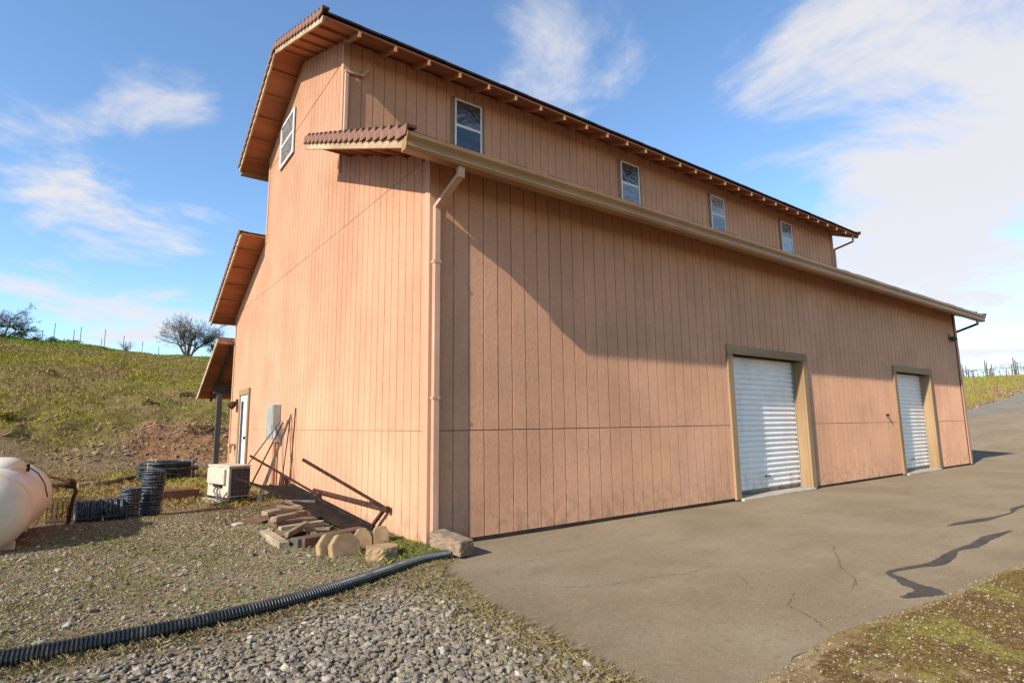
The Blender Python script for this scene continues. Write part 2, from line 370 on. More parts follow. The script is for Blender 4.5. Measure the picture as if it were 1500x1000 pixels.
mossv = sstep(.05, -.12, Y_-asph_right(X_))*sstep(-6.2, -4.9, Y_)*(X_ > -.8)*(.66+.34*sstep(.5, 2.2, X_))
mossv = np.maximum(mossv, .48*sstep(.5, .0, np.abs(X_-asph_left(Y_)+.22)-.12)*(Y_ > -3.7)*(Y_ < 0))
brightv = sstep(48, 56, Y_+.06*X_)*(1-sstep(9, 25, X_))*.8+sstep(48, 58, X_)*sstep(90, 70, X_)*.5*(Y_ > -6)
def cattr(o, name, r, g, b):
    a = o.data.color_attributes.new(name, 'FLOAT_COLOR', 'POINT'); d = np.stack([r, g, b, np.ones_like(r)], -1).astype(np.float32)
    a.data.foreach_set('color', np.clip(d, 0, 1).ravel())
cattr(ground, 'zone', gravel, grassm, red); cattr(ground, 'moss', mossv, brightv, 0*mossv)

# ------------------------------------------------------------------ tarmac
def asphalt_mat(name, c1, c2):
    t = NT(name); P = t.P()
    nb = t.noise(P, .55, 5, .6); nm = t.noise(t.map(P, (.5, 1.4, 1)), 2.0, 5, .6); nf = t.noise(P, 95, 3, .7); nv = t.voro(t.map(P, (1, 1, 1), (0, 0, 0), (.3, .2, .5)), 210, 'F1', 1)
    c = t.mix(t.ramp(nb, .35, .68), c1, c2)
    c = t.mix(t.ramp(nm, .50, .72, 0, .5), c, tuple(k*.78 for k in c1))
    c = t.mix(t.ramp(t.noise(P, 1.1, 6, .65, 1.0), .52, .66, 0, .45), c, (.215, .145, .085))
    c = t.mix(t.ramp(nm, .42, .25, 0, .4), c, tuple(min(1, k*1.25) for k in c2))
    c = t.mix(t.ramp(t.noise(P, 15, 5, .72), .50, .66, 0, .40), c, tuple(k*.66 for k in c1))
    c = t.mix(t.ramp(t.noise(t.map(P, (.35, 3.2, 1)), 1.0, 5, .65), .56, .72, 0, .30), c, tuple(k*.70 for k in c1))
    sp = t.new('ShaderNodeSeparateColor'); t.put(sp.inputs[0], nv)
    c = t.mix(t.ramp(sp.outputs[0], .55, 1.0, 0, .30), c, (.28, .225, .155))
    c = t.mix(t.ramp(sp.outputs[1], .6, 1.0, 0, .35), c, tuple(k*.6 for k in c1))
    c = t.mix(t.ramp(nf, .46, .30, 0, .65), c, tuple(k*.5 for k in c1))
    c = t.mix(t.ramp(t.noise(P, 38, 4, .7), .56, .72, 0, .5), c, (.30, .24, .165))
    return t.out(c, .88, t.bump(t.math('ADD', t.math('MULTIPLY', nf, 1.2), t.noise(P, 9, 3)), .8, .008), spec=.25, dr=.8)
M['asphalt'] = asphalt_mat('old_tarmac', (.158, .110, .060), (.205, .150, .090))
M['asphalt2'] = asphalt_mat('road_tarmac', (.135, .112, .082), (.165, .138, .102))
def sheet(name, xs, ylo, yhi, zoff, mat, ny_=40, pw=1.0, edge=True):
    V = []; n = len(xs)
    for x in xs:
        a, b = float(ylo(x)), float(yhi(x))
        for j in range(ny_+1): V.append((x, a+(b-a)*(j/ny_)**pw))
    V = np.array(V); Z = hgt(V[:, 0], V[:, 1])*0
    Z = .125*(np.clip(V[:, 0], 24, 66)-24)*sstep(24, 27, V[:, 0])+zoff+(fbm(V[:, 0], V[:, 1], 1.7, 41)-.5)*.014
    V = np.column_stack([V, Z]); id_ = np.arange(n*(ny_+1)).reshape(n, ny_+1)
    Fq = np.stack([id_[:-1, :-1], id_[1:, :-1], id_[1:, 1:], id_[:-1, 1:]], -1).reshape(-1, 4)
    if edge:                                              # broken rim, 4 cm deep
        loop = list(id_[:, 0])+list(id_[-1, 1:])+list(id_[::-1, -1])[1:]+list(id_[0, ::-1])[1:]
        o = len(V); low = V[loop].copy(); low[:, 2] -= .05; V = np.vstack([V, low]); m = len(loop)
        Fe = np.array([(loop[i], o+i, o+(i+1) % m, loop[(i+1) % m]) for i in range(m-1)]); Fq = np.vstack([Fq, Fe])
    return np_mesh(name, V, Fq, mat, smooth=False)
# the pad: rows run along y, each row starts at the ragged left rim
rowy = np.concatenate([np.linspace(-3.72, .0, 120)])
V = []; NX = 230
ax_ = np.concatenate([np.linspace(0, 1, 120)**1.0*5.0, 5.0+np.linspace(0, 1, NX-119)[1:]*12.4])
def rag(s, a, seed): return (fbm(s, s*0+seed, .35, seed)-.5)*a
for j, y in enumerate(rowy):
    t_ = j/(len(rowy)-1)
    x0 = float(asph_left(y))+float(rag(np.array(y), .14, 51))
    xs_ = x0+ax_*(17.4-x0)/17.4
    yn = asph_right(xs_)+rag(xs_, .16, 53)
    yy_ = yn+(0.0-yn)*t_
    if t_ == 1: yy_ = 0*xs_+.01
    V.append(np.column_stack([xs_, yy_]))
V = np.array(V); 
ZZ = .006+(fbm(V[..., 0], V[..., 1], 1.7, 41)-.5)*.014
V3 = np.concatenate([V, ZZ[..., None]], -1); ny_, nx_ = V.shape[:2]
id_ = np.arange(ny_*nx_).reshape(ny_, nx_)
Fq = np.stack([id_[:-1, :-1], id_[:-1, 1:], id_[1:, 1:], id_[1:, :-1]], -1).reshape(-1, 4)
VV = V3.reshape(-1, 3); loop = list(id_[::-1, 0])+list(id_[0, 1:])
low = VV[loop].copy(); low[:, 2] -= .06; o_ = len(VV); VV = np.vstack([VV, low])
Fq = np.vstack([Fq, np.array([(loop[i], loop[i+1], o_+i+1, o_+i) for i in range(len(loop)-1)])])
pad = np_mesh('tarmac_pad', VV, Fq, M['asphalt'], smooth=False); pad['kind'] = 'structure'
far_hi = lambda x: np.interp(x, [17.4, 20, 34.8, 37.6, 39.1, 43.7, 48.4, 60, 80], [9, 8.2, 4.9, 4.6, 4.2, 4.35, 4.4, 4.2, 4])
yard_road = sheet('tarmac_yard', np.linspace(17.402, 75, 90), lambda x: asph_right(x)-1.0, far_hi, .006, M['asphalt']); yard_road['kind'] = 'structure'
lane = sheet('road', np.linspace(31, 80, 60), lambda x: np.interp(x, [31, 35, 40, 48, 80], [5.4, 4.2, 2.9, 3.2, 2.6]), lambda x: np.interp(x, [31, 35, 38, 44, 48, 80], [6.1, 5.6, 5.55, 5.3, 5.2, 4.9]), .012, M['asphalt2'], 8); lane['kind'] = 'structure'
def ribbon(name, pts, ws, mat, z=.012, parent=pad, n=10, jit=.03):
    P = [Vector((a, b, 0)) for a, b in pts]; out = []
    for i in range(len(P)-1):
        p0, p1, p2, p3 = P[max(i-1, 0)], P[i], P[i+1], P[min(i+2, len(P)-1)]
        for k in range(n):
            u = k/n; q = .5*(2*p1+(p2-p0)*u+(2*p0-5*p1+4*p2-p3)*u*u+(3*p1-p0-3*p2+p3)*u**3); e = u*u*(3-2*u)
            out.append((q, ws[i]+(ws[i+1]-ws[i])*e))
    out.append((P[-1], ws[-1])); V = []; Fq = []
    for i, (p, w) in enumerate(out):
        d = (out[min(i+2, len(out)-1)][0]-out[max(i-2, 0)][0]).normalized(); nrm = Vector((-d.y, d.x, 0))
        zz = z+(float(fbm(np.array(p.x), np.array(p.y), 1.7, 41))-.5)*.014
        a = p+nrm*(w/2+random.uniform(-jit, jit)*w*2); b = p-nrm*(w/2+random.uniform(-jit, jit)*w*2)
        V += [(a.x, a.y, zz), (b.x, b.y, zz)]
    for i in range(len(out)-1): Fq.append((2*i, 2*i+1, 2*i+3, 2*i+2))
    return np_mesh(name, V, Fq, mat, parent)
M['tar'] = simple('tar_stain', (.060, .044, .028), (.09, .068, .045), 5, .72, .5, 90, obj=False)
M['crack'] = simple('crack_dirt', (.07, .052, .033), (.10, .10, .035), 7, .95, obj=False)
ribbon('tar_stain', [(1.95, -3.62), (2.28, -3.68), (2.36, -3.55), (2.50, -3.41), (2.66, -3.27), (3.05, -3.33), (3.32, -3.40), (3.72, -3.37), (4.06, -3.33), (4.44, -3.37), (5.0, -3.34), (5.72, -3.38)],
       [.05, .17, .15, .09, .045, .06, .11, .10, .05, .10, .11, .02], M['tar'], z=.0098, n=22, jit=.05)
ribbon('tar_stain', [(5.50, -2.83), (5.9, -2.88), (6.32, -2.95), (6.8, -3.0), (7.3, -3.02), (7.8, -2.95), (8.6, -2.98)], [.02, .10, .12, .045, .03, .08, .05], M['tar'], z=.0098, n=22, jit=.05)
def crack(pts, w):
    q = []
    for (a, b), (c, d) in zip(pts, pts[1:]):
        m = 14
        for k in range(m):
            t_ = k/m; q.append((a+(c-a)*t_+random.uniform(-.014, .014), b+(d-b)*t_+random.uniform(-.014, .014)))
    q.append(pts[-1]); ribbon('crack', q, [w*random.uniform(.05, 1.0) for _ in q], M['crack'], z=.0085, n=2, jit=.2)
crack([(.05, -1.75), (.40, -2.04), (.75, -2.12), (1.0, -2.13), (1.35, -2.25), (1.75, -2.2)], .006)
crack([(3.34, -2.5), (3.05, -2.65), (2.79, -2.80), (2.5, -2.95), (2.2, -3.2), (1.9, -3.3)], .008)
crack([(-.05, -1.2), (.25, -1.15), (.55, -1.05), (.9, -1.1)], .005)
crack([(.85, -3.62), (1.0, -3.45), (1.15, -3.2), (1.45, -3.1)], .007)
crack([(1.28, -2.84), (1.5, -2.65), (1.62, -2.5)], .005)
crack([(4.2, -1.1), (5.2, -1.3), (6.0, -1.15), (7.5, -1.4)], .005)

# ------------------------------------------------------------------ the barn
barn = tag(empty('barn'), 'two-storey peach wooden barn with raised centre aisle and two white roll-up doors', 'barn')
G = .2032; GAP = .0095; TH = .012
SL, SU = .417, .41
OVX = .56; YE, ZE = -.59, 4.20                            # lean-to eave, top of tiles
YUE, ZUE = 2.43, 7.51; YR = W/2; ZR = ZUE+SU*(YR-YUE)
def zlow(y): return ZE+SL*((y if y < W/2 else W-y)-YE)    # tile tops of the lean-to roofs
def zup(y): return ZUE+SU*((y if y < W/2 else W-y)-YUE)
def ztop(y): return (zup(y) if YA-1e-6 < y < YB+1e-6 else zlow(y))-.135
# openings in the side wall
D1 = (5.66, 7.98, 2.40); D2 = (12.33, 14.42, 2.40)
def wall_part(name, mb): return mb.build(name, M['groove'], barn)
mb = MB(); zt0 = ztop(0)+.03
for a, b in ((.0, D1[0]), (D1[1], D2[0]), (D2[1], L)): mb.box(a, TH, .052, b, .16, zt0)
for d in (D1, D2): mb.box(d[0], TH, d[2], d[1], .16, zt0)
side_wall = wall_part('side_wall', mb)
mb = MB()
poly = [(TH, 0+.16, 0), (TH, W, 0), (TH, W, ztop(W)), (TH, YB-.001, zlow(YB)-.135), (TH, YB-.001, zup(YB)-.135), (TH, YR, zup(YR)-.135), (TH, YA+.001, zup(YA)-.135), (TH, YA+.001, zlow(YA)-.135), (TH, .16, ztop(.16))]
mb.prism(poly, (.15, 0, 0)); gable_wall = wall_part('gable_wall', mb)
mb = MB(); mb.box(.165, YA+TH, 5.0, L-.165, YA+.16, zup(YA)-.12); clere_wall = wall_part('clerestory_wall', mb)
# remaining outer walls (rear, far gable, far clerestory)
mb = MB(); mb.prism([(L, 0.161, 0), (L, W-.01, 0), (L, W-.01, ztop(W)), (L, YB-.001, zlow(YB)-.135), (L, YB-.001, zup(YB)-.135), (L, YR, zup(YR)-.135), (L, YA+.001, zup(YA)-.135), (L, YA+.001, zlow(YA)-.135), (L, .161, ztop(.16))], (-.15, 0, 0))
mb.build('far_gable_wall', M['siding'], barn)
mb = MB(); mb.box(.165, W-.15, 0, L-.155, W-.002, ztop(W)); mb.build('rear_wall', M['siding'], barn)
mb = MB(); mb.box(.165, YB-.14, 5.0, L-.155, YB, zup(YB)-.13); mb.build('rear_clerestory_wall', M['siding'], barn)
mb = MB(); M['footing'] = simple('shaded_footing', (.17, .11, .065), (.11, .07, .04), 6, .95, .5, 40)  # dark brown base carries the shade of the gap below the siding
for q in ((.05, .045, D1[0]-.03, .2, .05), (D1[1]+.03, .045, D2[0]-.03, .2, .05), (D2[1]+.03, .045, L-.02, .2, .05), (.03, .201, .2, W-.02, .028)): MB().box(q[0], q[1], -.12, q[2], q[3], q[4]).build('foundation', M['footing'], barn)
# siding boards
cache = {}
def board(parent, axis, s, z0, z1a, z1b, jit):
    """a board on the side wall (axis x) or gable (axis y), starting at s along the wall"""
    w = G-GAP; key = (axis, round(z0, 3), round(z1a, 3), round(z1b, 3))
    if key not in cache:
        m = MB(); e = .003
        if axis == 'x':
            m.add([(0, TH, z0), (w, TH, z0), (w, TH, z1b), (0, TH, z1a), (e, 0, z0), (w-e, 0, z0), (w-e, 0, z1b), (e, 0, z1a)],
                  [(4, 5, 6, 7), (0, 4, 7, 3), (5, 1, 2, 6), (0, 1, 5, 4), (7, 6, 2, 3)])
        else:
            m.add([(TH, 0, z0), (TH, w, z0), (TH, w, z1b), (TH, 0, z1a), (0, e, z0), (0, w-e, z0), (0, w-e, z1b), (0, e, z1a)],
                  [(4, 7, 6, 5), (0, 3, 7, 4), (5, 6, 2, 1), (0, 4, 5, 1), (7, 3, 2, 6)])
        cache[key] = m.mesh('siding_board', M['siding'])
    p = 0
    loc = (s, parent_off[parent.name]+random.uniform(-jit, jit), 0) if axis == 'x' else (random.uniform(-jit, jit), s, 0)
    return link('siding_board', cache[key], parent, loc)
parent_off = {side_wall.name: 0.0, clere_wall.name: YA}
def rest_boards(parent, axis, items):
    V = []; Fq = []; w = G-GAP; e = .003
    for s, z0, a, b in items:
        o = len(V); off = random.uniform(-.0008, .0008)
        if axis == 'x':
            y = parent_off[parent.name]+off
            V += [(s, y+TH, z0), (s+w, y+TH, z0), (s+w, y+TH, b), (s, y+TH, a), (s+e, y, z0), (s+w-e, y, z0), (s+w-e, y, b), (s+e, y, a)]
            Fq += [(o+4, o+5, o+6, o+7), (o, o+4, o+7, o+3), (o+5, o+1, o+2, o+6), (o, o+1, o+5, o+4), (o+7, o+6, o+2, o+3)]
        else:
            V += [(off+TH, s, z0), (off+TH, s+w, z0), (off+TH, s+w, b), (off+TH, s, a), (off, s+e, z0), (off, s+w-e, z0), (off, s+w-e, b), (off, s+e, a)]
            Fq += [(o+4, o+7, o+6, o+5), (o, o+3, o+7, o+4), (o+5, o+6, o+2, o+1), (o, o+4, o+5, o+1), (o+7, o+3, o+2, o+6)]
    r = np_mesh('siding_boards', V, Fq, M['siding'], parent); r['kind'] = 'stuff'; return r
SEAM = 1.2138
rest = []; i = 0; s = .106
while s+G < L-.02:
    segs = []; dd = next((d for d in (D1, D2) if s+G > d[0]-.02 and s < d[1]+.02), None)
    if dd: segs = [(dd[2]+.05, 4.30)]
    else: segs = [(.055, SEAM-.0055), (SEAM+.0055, 4.30)]
    for a, b in segs:
        if i < 48: board(side_wall, 'x', s+GAP/2, a, b, b, .0008)
        else: rest.append((s+GAP/2, a, b, b))
    s += G; i += 1
rest_boards(side_wall, 'x', rest)
rest = []; i = 0; s = .005
while s < W-.05:
    e2 = min(s+G, W)
    ym = s+G/2; zt_a, zt_b = ztop(s+.02)-.0, ztop(min(s+G-.02, W-.01))
    segs = [(.03, SEAM-.0035, SEAM-.0035), (SEAM+.0035, min(4.319, zt_a), min(4.319, zt_b))]
    if min(zt_a, zt_b) > 4.36: segs.append((4.327, min(zt_a, 7.29), min(zt_b, 7.29)))
    if min(zt_a, zt_b) > 7.36: segs.append((7.309, zt_a, zt_b))
    for z0, a, b in segs:
        if i < 34: board(gable_wall, 'y', s+GAP/2, z0, a, b, .0008)
        elif s+G < W: rest.append((s+GAP/2, z0, a, b))
    s += G; i += 1
rest_boards(gable_wall, 'y', rest)
rest = []; i = 0; s = .106
while s+G < L:
    if i < 60: board(clere_wall, 'x', s+GAP/2, 5.3, zup(YA)-.14, zup(YA)-.14, .0008)
    else: rest.append((s+GAP/2, 5.3, zup(YA)-.14, zup(YA)-.14))
    s += G; i += 1
rest_boards(clere_wall, 'x', rest)
# seam flashings and corner boards
MB().box(.1, .006, SEAM-.0032, D1[0]-.14, TH+.002, SEAM+.0032).box(D1[1]+.14, .006, SEAM-.0032, D2[0]-.14, TH+.002, SEAM+.0032).box(D2[1]+.14, .006, SEAM-.0032, L-.1, TH+.002, SEAM+.0032).build('seam_flashing', M['groove'], barn)
MB().box(.006, .1, SEAM-.0032, TH+.002, W-.02, SEAM+.0032).build('seam_flashing', M['groove'], barn)
MB().box(.006, .32, 4.3192, TH+.002, W-.32, 4.3268).build('seam_flashing', M['groove'], barn)
def vtrim(x0, y0, x1, y1, z0, z1, name='corner_trim'): return MB().box(x0, y0, z0, x1, y1, z1).build(name, M['trim'], barn, bevel=.003)
vtrim(-.0195, -.0005, .0, .088, .03, 4.30); vtrim(-.0200, -.0200, .098, -.0005, .03, 4.30)
vtrim(L-.1, -.02, L+.02, -.0005, .03, 4.30); vtrim(L+.0005, -.0004, L+.02, .10, .03, 4.30)
vtrim(-.0195, YA-.0005, .0, YA+.088, 5.4, 7.60); vtrim(-.0200, YA-.02, .098, YA-.0005, 5.3, 7.60)
vtrim(L-.1, YA-.02, L+.02, YA-.0005, 5.3, 7.60); vtrim(-.0195, YB-.09, .0, YB+.0005, 5.5, 7.60); vtrim(-.0195, W-.09, .0, W+.0195, .03, 4.30)

# roofs
def roof(name, ye, ze, yt, zt, x0, x1, nbat, ind=True, rake=True):
    sgn = 1 if yt > ye else -1
    a = Vector((0, yt-ye, zt-ze)); Ls = a.length; a.normalize(); n = Vector((0, -a.z, a.y))*sgn
    if n.z < 0: n = -n
    E = Vector((0, ye, ze)); at = lambda x, s, h: Vector((x, 0, 0))+E+a*s+n*h
    xm, hx = (x0+x1)/2, (x1-x0)/2
    r = MB().obox(at(xm, Ls/2, -.09), (hx-.03, 0, 0), a*(Ls/2), n*.014).build(name, M['soffit'], barn)
    # field tiles
    V = MB(); s = .0; c = 0
    while s < Ls-.02:
        ln = min(.36, Ls-s+.02); x = x0+.02-(.15 if c % 2 else 0)
        while x < x1-.05:
            xa, xb = max(x, x0+.06), min(x+.295, x1-.06)
            if xb-xa > .02:
                lift = random.uniform(-.004, .004)
                V.obox(at((xa+xb)/2, s+ln/2, -.030+lift), ((xb-xa)/2, 0, 0), (a*ln+n*-.028)/2, n*.013)
            x += .30
        s += .30; c += 1
    q = V.build('roof_tiles', M['tile_edge'], r); q['kind'] = 'stuff'
    # rake boards and rake tiles
    for xe, sg in ((x0, -1), (x1, 1)):
        MB().obox(at(xe+sg*-.015, Ls/2, -.128), (.017, 0, 0), a*(Ls/2-.01), n*.052).build('rake_board', M['fasciawood'], r, bevel=.004)
        k = int(Ls/.215); st = Ls/k
        tm = None
        for j in range(k):
            if tm is None:
                m = MB(); ax = (a*(st*1.10)+n*-.062)/2
                m.obox((0, 0, 0), (.05, 0, 0), ax, n*.012); m.obox(Vector((sg*.052, 0, 0))-n*.04, (.011, 0, 0), ax, n*.052)
                tm = m.mesh('roof_tile', M['tile'])
            o = link('roof_tile', tm, r, at(xe+sg*-.03, (j+.5)*st, .012))
            o.rotation_euler = (random.uniform(-.015, .015), random.uniform(-.02, .02), 0)
    # lookouts carrying the rake overhang
    for j in range(nbat):
        sj = (j+.75)*Ls/(nbat+.5)
        for xa, xb in ((x0+.03, -.0), (L, x1-.03)):
            MB().obox(at((xa+xb)/2, sj, -.128), ((xb-xa)/2, 0, 0), a*.019, n*.024).build('lookout', M['soffit'], r)
    return r, at, Ls
XA, XB = -OVX, L+OVX
lean, atL, LsL = roof('lean_to_roof', YE, ZE, YA-.02, zlow(YA-.02), XA, XB, 5)
roof('lean_to_roof', W-YE, ZE, YB+.02, zlow(YB+.02), XA, XB, 5)
mroof, atU, LsU = roof('main_roof', YUE, ZUE, YR, ZR, XA, XB, 5)
roof('main_roof', W-YUE, ZUE, YR, ZR, XA, XB, 5)
MB().prism([(XA, YR-.16, ZR-.05), (XA, YR, ZR+.045), (XA, YR+.16, ZR-.05), (XA, YR, ZR-.02)], (XB-XA, 0, 0)).build('ridge_cap', M['tile'], barn)
# rafter tails
def rafters(parent, yw, ye, zf, x_list, hgt_, sl):
    m = MB(); y0, y1 = ye+.03, yw+.1
    m.add([(0, y0, zf(y0)-.107), (0, y1, zf(y1)-.107), (0, y1, zf(y1)-.107-hgt_), (0, y0, zf(y0)-.107-hgt_*.9), (.042, y0, zf(y0)-.107), (.042, y1, zf(y1)-.107), (.042, y1, zf(y1)-.107-hgt_), (.042, y0, zf(y0)-.107-hgt_*.9)],
          [(0, 1, 2, 3), (7, 6, 5, 4), (0, 3, 7, 4), (1, 5, 6, 2), (0, 4, 5, 1), (3, 2, 6, 7)])
    me = m.mesh('rafter', M['rafter'])
    for x in x_list: link('rafter', me, parent, (x, 0, 0))
rafters(mroof, YA, YUE, zup, [.0+.612*k for k in range(28)], .105, SU)
rafters(lean, 0, YE+.13, zlow, [.0+.612*k for k in range(28)], .10, SL)
# gutter along the lean-to eave
prof = [(-.46, 4.085), (-.462, 4.015), (-.555, 4.012), (-.575, 4.05), (-.572, 4.10), (-.600, 4.145), (-.604, 4.185), (-.588, 4.186), (-.586, 4.16), (-.560, 4.11), (-.560, 4.06), (-.475, 4.03)]
MB().prism([(XA-.01, y, z) for y, z in prof], (XB-XA+.02, 0, 0)).build('gutter', M['gutter'], barn, bevel=.002)
MB().prism([(XA-.014, y, z) for y, z in [(-.46, 4.10), (-.462, 4.012), (-.557, 4.010), (-.578, 4.05), (-.575, 4.10), (-.603, 4.145), (-.607, 4.188)]], (.005, 0, 0)).build('gutter_end_cap', M['gutter'], barn)
MB().box(XA, -.458, 4.02, XB, -.435, 4.165).build('fascia_board', M['gutter'], barn)
def pipe_rect(name, pts, w=.075, d=.058, mat='downspout', parent=barn):
    m = MB()
    for p, q in zip(pts, pts[1:]):
        p = Vector(p); q = Vector(q); e = (q-p).normalized()*.022
        m.bar(p-e, q+e, w, d, (0, 1, 0))
    return m.build(name, M[mat], parent, bevel=.006)
ds = pipe_rect('downspout', [(.055, -.055, .17), (.055, -.055, 3.70)])
pipe_rect('elbow', [(.055, -.055, 3.70), (.10, -.50, 3.93)], parent=ds); pipe_rect('elbow', [(.10, -.50, 3.915), (.10, -.505, 4.02)], parent=ds)
for z in (1.55, 3.05): MB().box(.010, -.088, z, .100, -.0205, z+.03).build('pipe_strap', M['downspout'], ds)
ds2 = pipe_rect('downspout', [(L+.06, .02, .1), (L+.06, .02, 3.75)], .07, .055)
pipe_rect('elbow', [(L+.06, .0, 3.75), (L+.12, -.49, 3.92)], .06, .05, 'darkmetal', ds2); pipe_rect('elbow', [(L+.12, -.50, 3.91), (L+.12, -.50, 4.02)], .06, .05, parent=ds2)
ds3 = pipe_rect('downspout', [(.035, YA-.043, 5.75), (.035, YA-.043, 7.02)], .06, .042)
pipe_rect('elbow', [(.02, YA-.048, 7.06), (.30, YA-.05, 7.085)], .042, .042, parent=ds3); pipe_rect('elbow', [(.30, YA-.05, 7.085), (.385, YA-.06, 7.20)], .042, .042, parent=ds3)
ds4 = pipe_rect('downspout', [(L+.05, YA-.03, 5.75), (L+.05, YA-.03, 7.0)], .06, .05)
pipe_rect('elbow', [(L+.05, YA-.03, 7.02), (L+.25, 2.55, 7.2)], .05, .045, 'darkmetal', ds4); pipe_rect('elbow', [(L+.25, 2.54, 7.2), (L+.25, 2.54, 7.38)], .06, .05, parent=ds4)
# rear lean-to eave gutter stubs seen from the gable side
MB().box(XA+.05, W-YUE-.04, 7.33, XB, W-YUE+.09, 7.46).build('gutter', M['gutter'], barn)
# porch on the back side
pr = MB(); PS = (3.66-2.24)/(14.6-11.28)
def zp(y): return 3.68-PS*(y-11.28)
pa = Vector((0, 14.6-11.28, 2.24-3.68)).normalized(); pn = Vector((0, -pa.z, pa.y)); PL = (Vector((0, 14.6, 2.24))-Vector((0, 11.28, 3.68))).length
pc = lambda x, s, h: Vector((x, 11.29, 3.68))+pa*s+pn*h
porch = MB().obox(pc(3.8, PL/2, -.07), (4.2, 0, 0), pa*PL/2, pn*.015).build('porch_roof', M['soffit'], barn)
q = MB()
for c in range(11):
    for j in range(28): q.obox(pc(-.30+j*.30, c*.31+.16, -.02), (.146, 0, 0), pa*.17+pn*.012, pn*.013)
q = q.build('roof_tiles', M['tile_edge'], porch); q['kind'] = 'stuff'
MB().obox(pc(-.43, PL/2, -.10), (.018, 0, 0), pa*PL/2, pn*.06).build('rake_board', M['fasciawood'], porch)
MB().box(-.40, 11.285, 3.50, 8, 11.32, 3.62).build('ledger', M['fasciawood'], porch)
for j in range(5): MB().obox(pc(-.05+j*1.9, PL/2, -.14), (.03, 0, 0), pa*PL/2, pn*.05).build('rafter', M['greypost'], porch)
for j in range(4): MB().obox(pc(-.2, .5+j*.75, -.095), (.22, 0, 0), pa*.02, pn*.018).build('lookout', M['soffit'], porch)
for x in (.05, 3.9, 7.7): MB().box(x-.07, 13.53, -.1, x+.07, 13.67, 2.28).build('porch_post', M['greypost'], barn, bevel=.006)
MB().box(-.12, 13.54, 2.28, 7.85, 13.66, 2.52).build('porch_beam', M['greypost'], barn)
# windows
def window_x(x0, x1, z0, z1, gu='glass_up', gl='glass'):
    w = MB().box(x0, YA-.022, z0, x1, YA-.0015, z1).build('window', M['lamp'], barn)
    f = MB(); t_ = .034; ya, yb = YA-.05, YA-.023
    f.box(x0, ya, z0, x0+t_, yb, z1).box(x1-t_, ya, z0, x1, yb, z1).box(x0+t_, ya, z1-t_, x1-t_, yb, z1).box(x0+t_, ya, z0, x1-t_, yb, z0+t_)
    f.build('frame', M['vinyl'], w, bevel=.003)
    zm = (z0+z1)/2+.03
    MB().box(x0+t_, ya+.006, zm-.028, x1-t_, yb-.001, zm+.028).build('meeting_rail', M['vinyl'], w, bevel=.003)
    MB().box(x0+t_, yb-.012, zm+.028, x1-t_, yb-.004, z1-t_).build('pane', M[gu], w)
    MB().box(x0+t_, yb-.010, z0+t_, x1-t_, yb-.002, zm-.028).build('pane', M[gl], w)
    MB().box(x0-.075, YA-.02, z0, x0-.001, YA-.001, z1+.03).build('side_trim', M['brownframe'], w)
    MB().box(x1+.001, YA-.02, z0, x1+.075, YA-.001, z1+.03).build('side_trim', M['brownframe'], w)
for a, b, gu, gl in ((2.095, 2.69, 'glass_up', 'glass'), (6.54, 7.17, 'glass_up', 'glass_sky'), (10.01, 10.63, 'glass_pale', 'glass_sky'), (13.57, 14.2, 'glass_sky', 'glass_pale')): window_x(a, b, 6.22, 7.33, gu, gl)
def window_y(y0, y1, z0, z1):
    w = MB().box(-.022, y0, z0, -.0015, y1, z1).build('window', M['lamp'], barn)
    f = MB(); t_ = .06; xa, xb = -.05, -.023
    f.box(xa, y0, z0, xb, y0+t_, z1).box(xa, y1-t_, z0, xb, y1, z1).box(xa, y0+t_, z1-t_, xb, y1-t_, z1).box(xa, y0+t_, z0, xb, y1-t_, z0+t_)
    f.build('frame', M['vinyl'], w, bevel=.003); zm = (z0+z1)/2
    MB().box(xa+.005, y0+t_, zm-.03, xb-.001, y1-t_, zm+.03).build('meeting_rail', M['vinyl'], w, bevel=.003)
    MB().box(xb-.012, y0+t_, zm+.03, xb-.003, y1-t_, z1-t_).build('pane', M['glass_sky'], w)
    MB().box(xb-.012, y0+t_, z0+t_, xb-.003, y1-t_, zm-.03).build('pane', M['glass_sky'], w)
window_y(6.0, 7.06, 6.86, 7.86)
